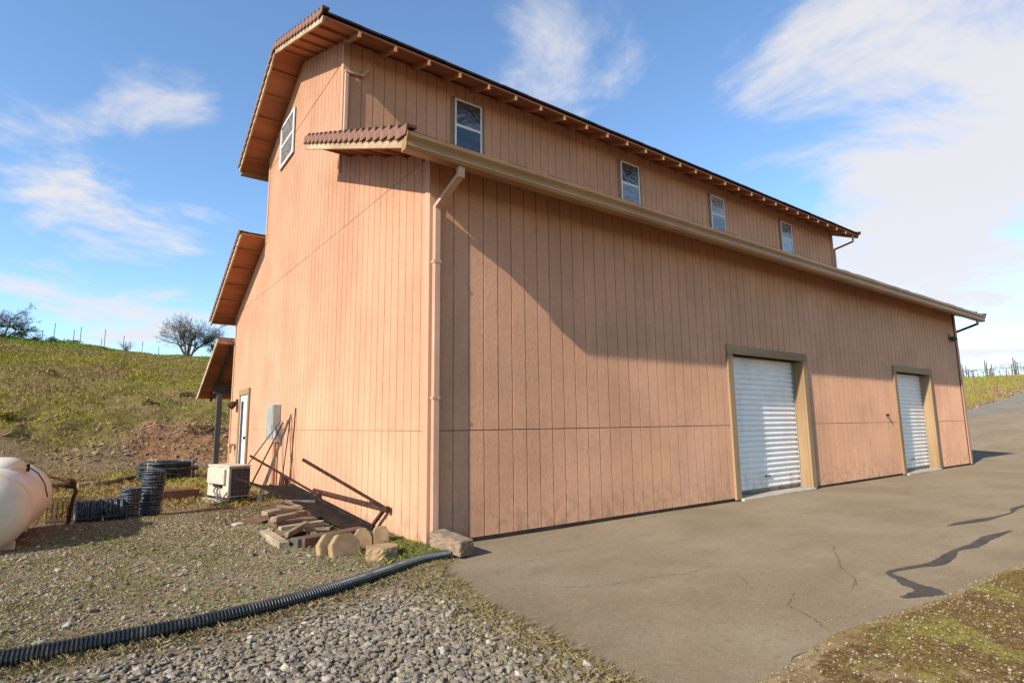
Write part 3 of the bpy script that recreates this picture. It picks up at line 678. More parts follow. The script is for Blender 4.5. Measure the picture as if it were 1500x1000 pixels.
# roll-up doors
RY = .20
def roll_door(d, name='roll_up_door'):
    x0, x1, zt = d; root = MB().box(x0, RY+.012, .05, x1, RY+.06, zt).build(name, M['slat'], barn)
    ph = .0905; n = int((zt-.10)/ph)+1; m = MB(); pf = []
    for k in range(7): u = k/6; pf.append((RY-.021*math.sin(math.pi*min(1, u/.80))**.8 if u < .80 else RY+.006, u*ph))
    pf += [(RY+.011, ph), (RY+.011, 0)]
    m.prism([(0, y, z) for y, z in pf], (x1-x0-.012, 0, 0)); me = m.mesh('slat', M['slat'])
    for k in range(n):
        o = link('slat', me, root, (x0+.006, random.uniform(-.0015, .0015), .105+k*ph))
        if .105+(k+1)*ph > zt+.02: o.location.z = zt-.07
    MB().box(x0+.008, RY-.012, .052, x1-.008, RY+.011, .104).build('bottom_bar', M['galv'], root, bevel=.003)
    for xa in (x0+.0055, x1-.0345): MB().box(xa, RY-.034, .05, xa+.029, RY-.0225, zt-.005).build('side_track', M['greybox'], root)
    MB().box((x0+x1)/2-.09, RY-.042, .30, (x0+x1)/2+.09, RY-.022, .33).build('handle', M['galv'], root, bevel=.004)
    fr = MB().box(x0-.005, -.045, zt, x1+.005, RY+.10, zt+.145).build('door_frame', M['headwood'], barn, bevel=.004)
    MB().box(x0-.145, -.045, zt+.002, x0-.006, -.001, zt+.146).build('header_end', M['headwood'], fr); MB().box(x1+.006, -.045, zt+.002, x1+.145, -.001, zt+.146).build('header_end', M['headwood'], fr)
    for xa, xb in ((x0-.145, x0), (x1, x1+.145)):
        MB().box(xa, -.043, .028, xb, -.001, zt+.001).build('jamb_trim', M['doorwood'], fr, bevel=.003)
    MB().box(x0-.03, -.0005, .03, x0+.0045, RY+.10, zt).build('jamb', M['doorwood'], fr); MB().box(x1-.0045, -.0005, .03, x1+.03, RY+.10, zt).build('jamb', M['doorwood'], fr)
    MB().box(x0-.02, -.09, -.02, x1+.02, RY+.2, .044).build('threshold', M['conc'], barn, bevel=.015, jitter=.004)
roll_door(D1); roll_door(D2)
# wall fittings on the side wall
l = MB().box(16.30, -.03, 3.50, 16.42, -.001, 3.62).build('wall_lamp', M['lamp'], barn)
for dx in (-.06, .07): MB().lathe([(.02, 0), (.05, .03), (.062, .12), (.055, .125)], 12, (16.36+dx, -.05, 3.54), (dx, -.7, -.75)).build('lamp_head', M['lamp'], l)
MB().box(11.60, -.05, 1.36, 11.64, -.001, 1.40).tube([(11.62, -.03, 1.38), (11.62, -.055, 1.38), (11.62, -.06, 1.35)], .012, 6).build('hose_tap', M['darkmetal'], barn)
# gable fittings
dr = MB().box(-.012, 9.10, .05, -.001, 9.98, 2.05).build('door', M['white_door'], barn)
MB().box(-.018, 9.62, .25, -.013, 9.90, 1.90).build('pane', M['glass'], dr)
MB().lathe([(.02, 0), (.035, .02), (.035, .05), (.01, .06)], 10, (-.012, 9.19, 1.02), (-1, 0, 0)).build('handle', M['darkmetal'], dr)
dfm = MB().box(-.045, 8.95, 2.051, -.001, 10.12, 2.19).build('door_frame', M['doorwood'], barn); MB().box(-.04, 8.955, .03, -.001, 9.099, 2.05).build('jamb_trim', M['doorwood'], dfm); MB().box(-.04, 9.981, .03, -.001, 10.115, 2.05).build('jamb_trim', M['doorwood'], dfm)
wl_ = MB().box(-.04, 10.38, 1.86, -.001, 10.55, 1.98).build('wall_lamp', M['lamp'], barn)
for dy in (-.06, .06): MB().lathe([(.03, 0), (.075, .05), (.085, .17), (.08, .175)], 12, (-.06, 10.46+dy, 1.90), (-.7, dy*3, -.7)).build('lamp_head', M['rust'], wl_)
MB().box(-.16, 10.36, .80, -.001, 10.60, .86).box(-.14, 10.44, .62, -.08, 10.50, .80).build('hose_bracket', M['trim'], barn)
eb = MB().box(-.15, 6.10, 1.04, -.001, 6.58, 1.70).build('electric_box', M['greybox'], barn, bevel=.008)
MB().box(-.162, 6.13, 1.07, -.151, 6.55, 1.67).build('box_door', M['greybox'], eb, bevel=.004)
MB().box(-.13, 5.92, .98, -.001, 6.09, 1.26).build('meter_socket', M['greybox'], eb, bevel=.006)
MB().tube([(-.08, 6.2, 1.03), (-.08, 6.2, -.05)], .05, 12).build('conduit', M['trim'], eb, smooth=False)
# ------------------------------------------------------------------ loose ground cover
def island_mat(name, cols, rough=.9, bump=0, spec=.2):
    t = NT(name); g = t.new('ShaderNodeNewGeometry'); r = t.new('ShaderNodeValToRGB'); t.put(r.inputs[0], g.outputs['Random Per Island'])
    e = r.color_ramp.elements
    for i, c in enumerate(cols):
        x = i/(len(cols)-1)
        el = e[i] if i < 2 else e.new(x)
        el.position = x; el.color = (*c, 1)
    c = r.outputs[0]
    if bump: c = t.mix(t.ramp(t.noise(t.P(), 60, 4), .3, .7, 0, .45), c, t.mix(1.0, c, (.55, .52, .48), 'MULTIPLY'))
    return t.out(c, rough, t.bump(t.noise(t.P(), 120, 3), bump, .004) if bump else None, spec=spec)
M['stone'] = island_mat('gravel_stone', [(.20, .158, .108), (.27, .215, .15), (.135, .108, .08), (.34, .275, .19), (.22, .17, .11), (.29, .225, .14), (.165, .135, .10), (.50, .42, .32)], .85, .5)
M['stone_tan'] = island_mat('tan_gravel', [(.31, .225, .125), (.22, .165, .09), (.40, .31, .185), (.26, .195, .11), (.35, .25, .135), (.185, .14, .08), (.32, .255, .165), (.50, .40, .26)], .9, .5)
M['rubble'] = island_mat('red_rubble', [(.34, .19, .12), (.25, .145, .09), (.42, .27, .18), (.30, .20, .13), (.22, .14, .09)], .95, .6)
M['dry'] = island_mat('dry_grass', [(.27, .19, .085), (.20, .135, .06), (.33, .25, .12), (.16, .115, .05), (.24, .20, .07)])
M['green'] = island_mat('green_grass', [(.12, .135, .02), (.17, .165, .03), (.22, .19, .05), (.10, .115, .018), (.27, .21, .07)])
M['hillgrass'] = island_mat('hill_grass', [(.20, .15, .03), (.26, .175, .06), (.16, .135, .02), (.32, .22, .09), (.22, .165, .03), (.23, .145, .055), (.18, .16, .02)])
def hill_mat():
    t = NT('hill_grass'); g = t.new('ShaderNodeNewGeometry'); P = t.P(); rnd = g.outputs['Random Per Island']
    def pal(cols):
        r = t.new('ShaderNodeValToRGB'); t.put(r.inputs[0], rnd); e = r.color_ramp.elements
        for i, c in enumerate(cols):
            el = e[i] if i < 2 else e.new(i/(len(cols)-1)); el.position = i/(len(cols)-1); el.color = (*c, 1)
        return r.outputs[0]
    straw = pal([(.26, .165, .06), (.33, .225, .09), (.20, .125, .045), (.29, .19, .08), (.23, .165, .05)])
    green = pal([(.23, .195, .018), (.28, .225, .028), (.18, .165, .016), (.31, .24, .045), (.245, .22, .02)])
    lush = pal([(.15, .215, .022), (.20, .24, .03), (.13, .18, .02), (.24, .25, .04)])
    m = t.ramp(t.noise(t.map(P, (.22, .16, .2)), 1.0, 5, .6, .5), .42, .58)
    c = t.mix(m, straw, green)
    sp = t.new('ShaderNodeSeparateXYZ'); t.put(sp.inputs[0], P)
    yy = t.math('ADD', sp.outputs[1], t.math('MULTIPLY', t.noise(P, .35, 3), 7.0))
    c = t.mix(t.ramp(yy, 53, 57), c, lush)
    return t.out(c, .9, spec=.15)
M['hillgrass'] = hill_mat()
M['moss'] = island_mat('moss_tuft', [(.15, .075, .014), (.19, .10, .02), (.20, .165, .018), (.11, .05, .011), (.22, .17, .03), (.27, .18, .07)])
t_ = (1+5**.5)/2
ICO_ = np.array([(-1, t_, 0), (1, t_, 0), (-1, -t_, 0), (1, -t_, 0), (0, -1, t_), (0, 1, t_), (0, -1, -t_), (0, 1, -t_), (t_, 0, -1), (t_, 0, 1), (-t_, 0, -1), (-t_, 0, 1)])/(1+t_*t_)**.5
ICOF_ = np.array([(0, 11, 5), (0, 5, 1), (0, 1, 7), (0, 7, 10), (0, 10, 11), (1, 5, 9), (5, 11, 4), (11, 10, 2), (10, 7, 6), (7, 1, 8), (3, 9, 4), (3, 4, 2), (3, 2, 6), (3, 6, 8), (3, 8, 9), (4, 9, 5), (2, 4, 11), (6, 2, 10), (8, 6, 7), (9, 8, 1)])
OCT = np.array([(1, 0, 0), (-1, 0, 0), (0, 1, 0), (0, -1, 0), (0, 0, 1), (0, 0, -1)], float)
OCTF = np.array([(0, 2, 4), (2, 1, 4), (1, 3, 4), (3, 0, 4), (2, 0, 5), (1, 2, 5), (3, 1, 5), (0, 3, 5)])
def stones(name, x, y, r, mat, lift=.25, flat=.75, z=None, small=False):
    ICO, ICOF = (OCT, OCTF) if small else (ICO_, ICOF_); m_ = len(ICO)
    n = len(x); q = rng.normal(size=(n, 4)); q /= np.linalg.norm(q, axis=1)[:, None]
    a, b, c, d = q.T
    R = np.stack([1-2*(c*c+d*d), 2*(b*c-a*d), 2*(b*d+a*c), 2*(b*c+a*d), 1-2*(b*b+d*d), 2*(c*d-a*b), 2*(b*d-a*c), 2*(c*d+a*b), 1-2*(b*b+c*c)], -1).reshape(n, 3, 3)
    sc = rng.uniform(.45, 1.25, (n, 1, 3)); V = ICO[None]*rng.uniform(.55, 1.28, (n, m_, 1))*sc
    V = np.einsum('nij,nkj->nki', R, V)*np.asarray(r)[:, None, None]; V[:, :, 2] *= flat
    zz = hgt(x, y) if z is None else z
    V += np.stack([x, y, zz+r*lift], -1)[:, None, :]
    Fc = (ICOF[None]+m_*np.arange(n)[:, None, None]).reshape(-1, 3)
    return np_mesh(name, V.reshape(-1, 3), Fc, mat)
def scatter(n, x0, x1, y0, y1): return rng.uniform(x0, x1, n), rng.uniform(y0, y1, n)
def pipe_y(x): return np.interp(x, [-7, -4.5, -3.19, -2.73, -2.19, -1.5, -.8, -.33, .01], [-.62, -.90, -1.06, -1.13, -1.14, -.99, -.72, -.565, -.48])
off_tar = lambda x, y, m=.0: (x < asph_left(y)-m) | (y < asph_right(x)-m)
# coarse grey gravel south of the pipe
x, y = scatter(64000, -6.0, .0, -4.6, -.4)
d = pipe_y(x)-y; rim = asph_left(y)-x
keep = (d > .10) & (rim > .06) & (rng.random(len(x)) < np.clip(.22+1.1*sstep(.2, .75, d+(fbm(x, y, .5, 61)-.5)*.6)*sstep(.12, .62, rim+(fbm(x, y, .4, 62)-.5)*.55), 0, 1))
x, y = x[keep], y[keep]
gr_ = stones('gravel', x, y, (.006+.0185*rng.random(len(x))**1.8)*(.85+.4*sstep(.1, 1.0, pipe_y(x)-y)), M['stone'], .45, flat=.65)
tag(gr_, 'coarse grey gravel in front of the black drain pipe', 'gravel', kind='stuff')
# fine tan gravel across the side yard
x, y = scatter(52000, -6.0, -.03, -1.2, 4.7)
keep = (y-pipe_y(x) > .10) & (y < 4.35+.12*(x+2)+(fbm(x, y, .5, 63)-.5)*.5) & (rng.random(len(x)) < .35+.75*sstep(.35, .6, fbm(x, y, 1.1, 64)))
x, y = x[keep], y[keep]
gr2 = stones('fine_gravel', x, y, rng.uniform(.006, .0165, len(x)), M['stone_tan'], .35, small=True)
tag(gr2, 'fine tan gravel covering the side yard', 'gravel', kind='stuff')
x, y = scatter(700, -5.5, -.3, -1.0, 4.2)
keep = y-pipe_y(x) > .12
gr3 = stones('pebbles', x[keep], y[keep], rng.uniform(.016, .034, keep.sum()), M['stone'], .3); tag(gr3, 'scattered larger pale pebbles on the fine gravel', 'pebbles', kind='stuff')
x, y = scatter(34000, -.75, 8.5, -7.0, -3.5)
keep = (y < asph_right(x)+.03) & (rng.random(len(x)) < .30+.9*sstep(.42, .60, fbm(x, y, .9, 65)))
x, y = x[keep], y[keep]
gr4 = stones('verge_gravel', x, y, rng.uniform(.004, .014, len(x))*rng.uniform(.5, 1, len(x))*(1+.9*sstep(.6, 1.2, asph_right(x)-y)*(fbm(x, y, .7, 91) > .45)), M['stone_tan'], .45, small=True); tag(gr4, 'loose stones in the mossy verge beside the tarmac', 'gravel', kind='stuff')
def blades(name, x, y, h, w, mat, lean=.5, z=None):
    n = len(x); a = rng.uniform(0, 2*np.pi, n); lx, ly = rng.normal(0, lean, (2, n))*h
    zz = (hgt(x, y) if z is None else z)-.003
    dx, dy = np.cos(a)*w/2, np.sin(a)*w/2
    V = np.stack([np.stack([x-dx, y-dy, zz], -1), np.stack([x+dx, y+dy, zz], -1), np.stack([x+lx*.35+dx*.5, y+ly*.35+dy*.5, zz+h*.6], -1), np.stack([x+lx, y+ly, zz+h], -1)], 1)
    b = 4*np.arange(n)[:, None]; Fc = np.concatenate([b+np.array([[0, 1, 2]]), b+np.array([[0, 2, 3]])], 0)
    return np_mesh(name, V.reshape(-1, 3), Fc, mat)
def clumped(n, x0, x1, y0, y1, k, sp):
    cx_, cy_ = scatter(k, x0, x1, y0, y1); i = rng.integers(0, k, n); return cx_[i]+rng.normal(0, sp, n), cy_[i]+rng.normal(0, sp, n)
# yard weeds
x, y = scatter(9000, -.5, 14, -3.9, -.02)
rimd = np.minimum(x-asph_left(y), y-asph_right(x)); keep = (rimd > 0) & (rng.random(len(x)) < .30+.7*np.exp(-rimd/.25)); x, y = x[keep], y[keep]
o = stones('tarmac_grit', x, y, rng.uniform(.0012, .0045, len(x)), M['stone_tan'], .5, z=.008+(fbm(x, y, 1.7, 41)-.5)*.014, small=True); tag(o, 'loose grit scattered over the tarmac pad', 'grit', kind='stuff')
x, y = clumped(26000, -5.5, -.1, -1.1, 4.4, 330, .13)
keep = (x < -.04) & (y > pipe_y(x)+.03); x, y = x[keep], y[keep]
o = blades('yard_weeds', x, y, rng.uniform(.008, .035, len(x)), rng.uniform(.003, .007, len(x)), M['green'], .8); tag(o, 'short green weeds sprouting through the fine gravel', 'weeds', kind='stuff')
s_ = rng.uniform(-6, .0, 14000); off_ = rng.normal(0, .09, len(s_)); y = pipe_y(s_)+np.where(off_ > 0, .06, -.06)+off_
o = blades('pipe_grass', s_, y, rng.uniform(.01, .05, len(s_)), rng.uniform(.003, .006, len(s_)), M['dry'], .8); tag(o, 'dry brown grass along both sides of the drain pipe', 'grass', kind='stuff')
yy_ = rng.uniform(-4.6, -.5, 17000); xx_ = asph_left(yy_)-np.abs(rng.normal(0, .22, len(yy_)))+.05
o = blades('rim_grass', xx_, yy_, rng.uniform(.008, .045, len(yy_)), rng.uniform(.003, .006, len(yy_)), M['dry'], .8); tag(o, 'dry grass fringe along the left tarmac rim', 'grass', kind='stuff')
xx_ = np.abs(rng.normal(0, .22, 5200)); yy_ = rng.uniform(-.35, 1.1, 5200)
o = blades('corner_grass', -.03-xx_, yy_, rng.uniform(.02, .09, 5200), rng.uniform(.004, .007, 5200), M['green'], .5); tag(o, 'fresh green grass at the foot of the near barn corner', 'grass', kind='stuff')
xx_ = rng.uniform(-.9, 8, 100000); yy_ = asph_right(xx_)-np.abs(rng.normal(0, .7, len(xx_)))+.0+rng.normal(0, .035, len(xx_))
keep = (rng.random(len(xx_)) < .18+1.1*sstep(.42, .6, fbm(xx_, yy_, .8, 66)))
xx_, yy_ = xx_[keep], yy_[keep]
o = blades('verge_moss', xx_, yy_, rng.uniform(.003, .012, len(xx_)), rng.uniform(.002, .0045, len(xx_)), M['moss'], 1.1); tag(o, 'rusty and yellow moss along the near tarmac rim', 'moss', kind='stuff')
x, y = clumped(26000, -7, -.1, 4.9, 14.6, 420, .3)
keep = y > 4.75; x, y = x[keep], y[keep]
o = blades('back_grass', x, y, rng.uniform(.02, .12, len(x)), rng.uniform(.006, .012, len(x)), M['hillgrass'], .6); tag(o, 'short olive grass of the back yard below the hill', 'grass', kind='stuff')
# hillside
ang = rng.uniform(-.24, .24, 190000); dist = 15+48*rng.random(190000)**.75
x, y = CAM.x+np.sin(ang)*(dist+4), CAM.y+np.cos(ang)*(dist+4)
g_ = fbm(x, y, 2.2, 67); keep = (y+.06*x > 14.0) & (y+.06*x < 62) & (rng.random(len(x)) < .35+1.2*sstep(.38, .6, g_)*sstep(14.5, 18, y))
x, y = x[keep], y[keep]; dd_ = np.hypot(x-CAM.x, y-CAM.y)
o = blades('hill_grass', x, y, rng.uniform(.03, .15, len(x))*(.6+dd_/60), rng.uniform(.008, .02, len(x))*(.6+dd_/45), M['hillgrass'], .6); tag(o, 'rough olive and straw grass covering the hillside', 'grass', kind='stuff')
x, y = scatter(6000, -12, 9, 14.6, 18.5)
keep = rng.random(len(x)) < .08+.8*sstep(.50, .66, fbm(x, y, 2.4, 68))*sstep(-6, 1, x)+.25*sstep(.55, .7, fbm(x, y, 1.6, 69))
x, y = x[keep], y[keep]
o = stones('rubble', x, y, rng.uniform(.02, .11, len(x))*rng.uniform(.4, 1, len(x)), M['rubble'], .2); tag(o, 'reddish rubble eroding out of the bank', 'rubble', kind='stuff')
x, y = scatter(16000, 38, 70, 4, 22); keep = y > np.interp(x, [35, 38, 44, 48, 80], [5.8, 5.7, 5.6, 5.4, 5.1]); x, y = x[keep], y[keep]
o = blades('field_grass', x, y, rng.uniform(.06, .22, len(x)), rng.uniform(.03, .06, len(x)), M['hillgrass'], .6); tag(o, 'green and straw field grass below the vineyard', 'grass', kind='stuff')
x, y = scatter(2500, 33, 62, 4.6, 8); e_ = np.interp(x, [31, 35, 38, 44, 48, 80], [6.1, 5.6, 5.55, 5.3, 5.2, 4.9]); keep = (y > e_) & (y < e_+1.3); x, y = x[keep], y[keep]
o = stones('shoulder_gravel', x, y, rng.uniform(.03, .09, len(x)), M['rubble'], .2); tag(o, 'pinkish gravel shoulder beyond the far road edge', 'gravel', kind='stuff')

# ------------------------------------------------------------------ drain pipe and corner block
def pipe_mat():
    t = NT('black_polyethylene'); P = t.P()
    d = t.math('MULTIPLY', t.ramp(t.noise(P, 9, 5, .65), .46, .68), .55)
    c = t.mix(d, (.014, .015, .014), (.11, .085, .055))
    return t.out(c, t.math('ADD', t.math('MULTIPLY', d, .6), .38), spec=.45)
M['pipe'] = pipe_mat()
xs_ = np.linspace(-6.5, -.02, 900); pts = [(float(a), float(pipe_y(a)), hz(float(a), float(pipe_y(a)))+.047+.004*math.sin(a*9)) for a in xs_]
sm = np.array(pts); ker = np.ones(81)/81
for c in (1, 2): sm[:, c] = np.convolve(np.pad(sm[:, c], 40, mode='reflect', reflect_type='odd'), ker, 'valid')
seg = np.r_[0, np.cumsum(np.linalg.norm(np.diff(sm, axis=0), axis=1))]; ns = int(seg[-1]/.0055)
u = np.linspace(0, seg[-1], ns); P3 = np.stack([np.interp(u, seg, sm[:, c]) for c in range(3)], -1)
rad = [(.0535 if (k % 4) in (0, 1) else .0445)*(1+.02*math.sin(k*.013)+random.uniform(-.006, .006)) for k in range(ns)]
pipe = MB().tube([tuple(p) for p in P3], rad, 14).build('drain_pipe', M['pipe'], smooth=False)
tag(pipe, 'black corrugated drain pipe curving across the gravel to the barn corner', 'pipe')
def rough_block(name, c, ax, ay, az, mat, amp=.012, n=(9, 5, 5), faces=('y',), seed=1):
    """block with given half-axis vectors, split-faced on the listed sides"""
    bm = bmesh.new(); bmesh.ops.create_cube(bm, size=2); bmesh.ops.subdivide_edges(bm, edges=bm.edges[:], cuts=13, use_grid_fill=True)
    r_ = random.Random(seed); c = Vector(c); ax, ay, az = Vector(ax), Vector(ay), Vector(az)
    for v in bm.verts:
        p = v.co.copy(); k = 1
        bumpv = Vector((0, 0, 0))
        if 'y' in faces and p.y < -.9: bumpv -= ay.normalized()*r_.uniform(-.3, 1)*amp
        if 'x' in faces and p.x > .9: bumpv += ax.normalized()*r_.uniform(-.3, 1)*amp
        if '-x' in faces and p.x < -.9: bumpv -= ax.normalized()*r_.uniform(-.3, 1)*amp
        e = sum(1 for q in p if abs(q) > .9)
        sh = 1-.02*(e-1) if e > 1 else 1
        v.co = c+(ax*p.x+ay*p.y+az*p.z)*sh+bumpv+Vector((r_.uniform(-1, 1), r_.uniform(-1, 1), r_.uniform(-1, 1)))*.0015
    bmesh.ops.recalc_face_normals(bm, faces=bm.faces)
    me = bpy.data.meshes.new(name); bm.to_mesh(me); bm.free(); me.materials.append(mat); return link(name, me)
M['block'] = simple('tan_block', (.38, .24, .12), (.29, .18, .085), 9, .95, .7, 120)
M['block_grey'] = simple('grey_block', (.30, .205, .125), (.20, .135, .08), 9, .95, .9, 90)
d_ = Vector((.16, -.985, 0)).normalized(); d_ = (d_+Vector((0, 0, -.10))).normalized(); pz = Vector((.985, .16, 0)); uz = pz.cross(d_)
if uz.z < 0: uz = -uz
cb = rough_block('concrete_block', (.075, -.37, .125), d_*.235, -pz*-.085, uz*.072, M['block_grey'], .013, faces=('y', 'x', '-x'), seed=3)
tag(cb, 'rough grey concrete block tilted on the drain pipe end at the barn corner', 'block')
# retaining-wall blocks
def cap_block(name, base, dirv, width, height, thick, lean, label, cut=.30, mat='block'):
    dirv = Vector((*dirv, 0)).normalized(); nrm = Vector((dirv.y, -dirv.x, 0)); up_ = (Vector((0, 0, 1))-nrm*lean).normalized(); back = up_.cross(dirv).normalized()
    if back.dot(nrm) > 0: back = -back
    b = Vector(base); w, h = width, height
    poly = [b, b+dirv*w, b+dirv*w*1.0+up_*h*(1-cut), b+dirv*w*(1-cut*.75)+up_*h, b+dirv*w*cut*.75+up_*h, b+up_*h*(1-cut)]
    o = MB().prism(poly, back*thick).build(name, M[mat], bevel=.006, seg=2); return tag(o, label, 'block', 'tan retaining-wall blocks')
cap_block('retaining_block', (-.93, .115, -.01), (.285, .06), .31, .25, .085, .28, 'tan retaining-wall block leaning in front, nearest the lying block', .36)
cap_block('retaining_block', (-1.01, .235, -.01), (.285, .06), .31, .25, .085, .30, 'tan retaining-wall block leaning half hidden behind the front one', .36)
cap_block('retaining_block', (-.60, .48, -.01), (.24, -.035), .20, .22, .09, .22, 'left one of the two tan blocks standing by the barn wall', .42)
cap_block('retaining_block', (-.39, .45, -.01), (.24, -.035), .17, .225, .09, .22, 'right one of the two tan blocks standing by the barn wall', .30)
# lying block: hexagon plan, rough front
poly = [(-.70, -.13), (-.58, -.235), (-.42, -.20), (-.375, -.09), (-.44, .02), (-.64, .03)]
bm = bmesh.new(); R_ = random.Random(5); rings = []
for k in range(6):
    z = .0+.125*k/5; ring = []
    for i in range(len(poly)):
        a, b = Vector(poly[i]), Vector(poly[(i+1) % len(poly)])
        for q in range(6):
            p = a.lerp(b, q/6); cc = Vector((-.53, -.1)); dr_ = (p-cc).normalized(); j = R_.uniform(-.004, .012) if 0 < k < 5 else (.0 if k == 5 else -.004)
            p = p+dr_*j; ring.append(bm.verts.new((p.x, p.y, z)))
    rings.append(ring)
for r1, r2 in zip(rings, rings[1:]):
    for i in range(len(r1)): bm.faces.new((r1[i], r1[(i+1) % len(r1)], r2[(i+1) % len(r1)], r2[i]))
bm.faces.new(rings[-1]); bm.faces.new(rings[0][::-1]); bmesh.ops.recalc_face_normals(bm, faces=bm.faces)
me = bpy.data.meshes.new('retaining_block'); bm.to_mesh(me); bm.free(); me.materials.append(M['block'])
tag(link('retaining_block', me), 'tan retaining-wall block lying flat with its rough split face showing', 'block', 'tan retaining-wall blocks')

# ------------------------------------------------------------------ timber pile
M['plank'] = simple('weathered_plank', (.33, .235, .14), (.18, .125, .07), 4, .85, .6, 30, stretch=(1, 1, 1))
M['plank_pale'] = simple('pale_plank', (.46, .35, .22), (.28, .20, .12), 4, .85, .5, 30)
M['plank_brown'] = simple('brown_plank', (.20, .125, .07), (.13, .08, .045), 5, .9, .6, 30)
M['tie'] = simple('old_railway_tie', (.16, .085, .045), (.085, .05, .03), 6, .95, .9, 25)
def lumber(p, q, w, h, mat, label, name='plank', cat='plank', group='boards of the timber pile'):
    p, q = Vector(p), Vector(q); p.z -= h/2; q.z -= h/2
    o = MB().bar(p, q, w, h).build(name, M[mat], bevel=.006, jitter=.007); return tag(o, label, cat, group)
lumber((-1.19, 1.75, .10), (-1.21, .80, .11), .10, .12, 'plank_pale', 'pale square beam at the base of the timber pile, its end facing out', 'beam', 'beam')
lumber((-.74, 1.75, .085), (-.80, .98, .085), .09, .09, 'plank_brown', 'brown bearer under the timber pile near the wall', 'beam', 'beam')
lumber((-1.20, 1.77, .30), (-.72, 2.05, .305), .10, .055, 'plank_pale', 'pale plank on top of the timber pile, furthest back')
lumber((-1.15, 1.56, .255), (-.70, 1.88, .26), .09, .06, 'plank', 'grey plank second from the back of the timber pile')
lumber((-1.13, 1.68, .215), (-.66, 1.74, .20), .26, .085, 'plank_brown', 'wide brown board in the middle of the timber pile')
lumber((-1.11, 1.44, .165), (-.59, 1.56, .165), .085, .06, 'plank_pale', 'pale rounded plank at the front of the timber pile')
lumber((-1.13, 1.05, .155), (-.80, 1.46, .19), .055, .06, 'plank', 'short grey batten lying diagonally at the pile front')
lumber((-.86, 1.46, .115), (-.55, 1.40, .105), .07, .04, 'plank', 'small grey board under the diagonal batten')
lumber((-1.10, 1.35, .125), (-.78, 1.62, .12), .20, .05, 'plank_brown', 'short brown board near the ground in the timber pile')
lumber((-1.02, 1.9, .34), (-.80, 1.60, .335), .05, .03, 'plank_brown', 'thin brown offcut lying across the top of the timber pile')
lumber((-1.32, 1.38, .03), (-1.13, 1.62, .12), .05, .035, 'plank', 'loose grey stick propped on the outer side of the timber pile')
lumber((-1.06, .76, .145), (-.33, .90, .145), .17, .155, 'tie', 'long brown railway tie lying in front of the timber pile', 'timber', 'timber', 'old ties')
lumber((-1.12, .80, .135), (-1.02, .82, .135), .14, .14, 'greypost', 'dark grey tie stub butted against the long brown tie', 'timber', 'timber', 'old ties')
lumber((-1.24, 2.86, .045), (-.93, 2.52, .20), .16, .10, 'tie', 'dark tie propped at an angle left of the timber pile', 'timber', 'timber', 'old ties')
lumber((-.74, 3.55, .10), (-.45, 3.45, .11), .18, .13, 'tie', 'reddish tie stub lying under the dark steel plate', 'timber', 'timber', 'old ties')
lumber((-.60, 2.75, .13), (-.32, 2.45, .13), .18, .14, 'tie', 'short tie standing beneath the steel plate beside the wall', 'timber', 'timber', 'old ties')
tag(MB().obox((-1.31, 2.66, .02), (.055, .02, 0), (-.02, .055, 0), (0, 0, .045)).build('stone_block', M['conc'], bevel=.006, jitter=.006), 'small pale concrete lump at the tip of the propped tie', 'block')
# brown mulch patch at the foot of the wall
x, y = clumped(9000, -1.35, -.35, 2.9, 4.9, 30, .25); keep = x < -.1; x, y = x[keep], y[keep]
o = blades('bark_mulch', x, y, rng.uniform(.006, .02, len(x)), rng.uniform(.01, .025, len(x)), island_mat('bark', [(.17, .08, .045), (.11, .055, .03), (.22, .12, .07), (.14, .07, .04)]), 1.6); tag(o, 'reddish brown bark litter beside the steel plate', 'mulch', kind='stuff')

# ------------------------------------------------------------------ upturned steel table
tb = tag(empty('steel_table', (-.4, 2.2, 0)), 'rusty steel table tipped over against the peach gable wall', 'table')
def tpart(name, mb, mat='rust', **k):
    mb.v = [(a+.4, b-2.2, c) for a, b, c in mb.v]; return mb.build(name, M[mat], tb, **k)
q = [Vector((-1.0, 4.75, .47)), Vector((-.74, 4.10, .375)), Vector((-.36, 3.95, .35)), Vector((-.10, 1.21, .045)), Vector((-.27, 1.42, .05)), Vector((-.47, 2.4, .165)), Vector((-.66, 3.5, .305))]
m = MB(); n_ = Vector((0, -.1, 1)).normalized()*.012
m.add([v+n_ for v in q]+[v-n_ for v in q], [(0, 1, 6), (1, 2, 6), (2, 5, 6), (2, 3, 5), (3, 4, 5), (7, 13, 8), (8, 13, 9), (9, 13, 12), (9, 12, 10), (10, 12, 11)]+[(i, (i+1) % 7, 7+(i+1) % 7, 7+i) for i in range(7)])
tpart('table_top', m, 'darkmetal')  # near-black colour stands in for shade on the plate
tpart('edge_angle', MB().bar((-.34, 3.93, .37), (-.085, 1.20, .065), .045, .05), 'darkmetal', bevel=.003)
tpart('edge_angle', MB().bar((-.47, 2.4, .14), (-.27, 1.40, .03), .035, .04), 'darkmetal', bevel=.003)
tpart('cross_bar', MB().bar((-.62, 3.05, .235), (-.30, 2.75, .235), .05, .035), 'galv', bevel=.003)
tpart('leg', MB().bar((-.90, 1.386, .90), (-.05, .985, .325), .034, .034), bevel=.003)
tpart('leg', MB().bar((-.95, 3.957, .846), (-.05, 3.44, .235), .03, .03), bevel=.003)
tpart('rail', MB().bar((-.075, 3.62, .303), (-.055, .88, .318), .03, .045), bevel=.003)
tpart('leg', MB().bar((-.06, .93, .325), (-.07, 1.40, -.0), .04, .035), bevel=.003)
tpart('leg', MB().bar((-.07, 3.60, .30), (-.25, 3.42, .15), .035, .035), bevel=.003)
tpart('bracket', MB().box(-.085, .86, .285, -.03, .93, .345), bevel=.003)
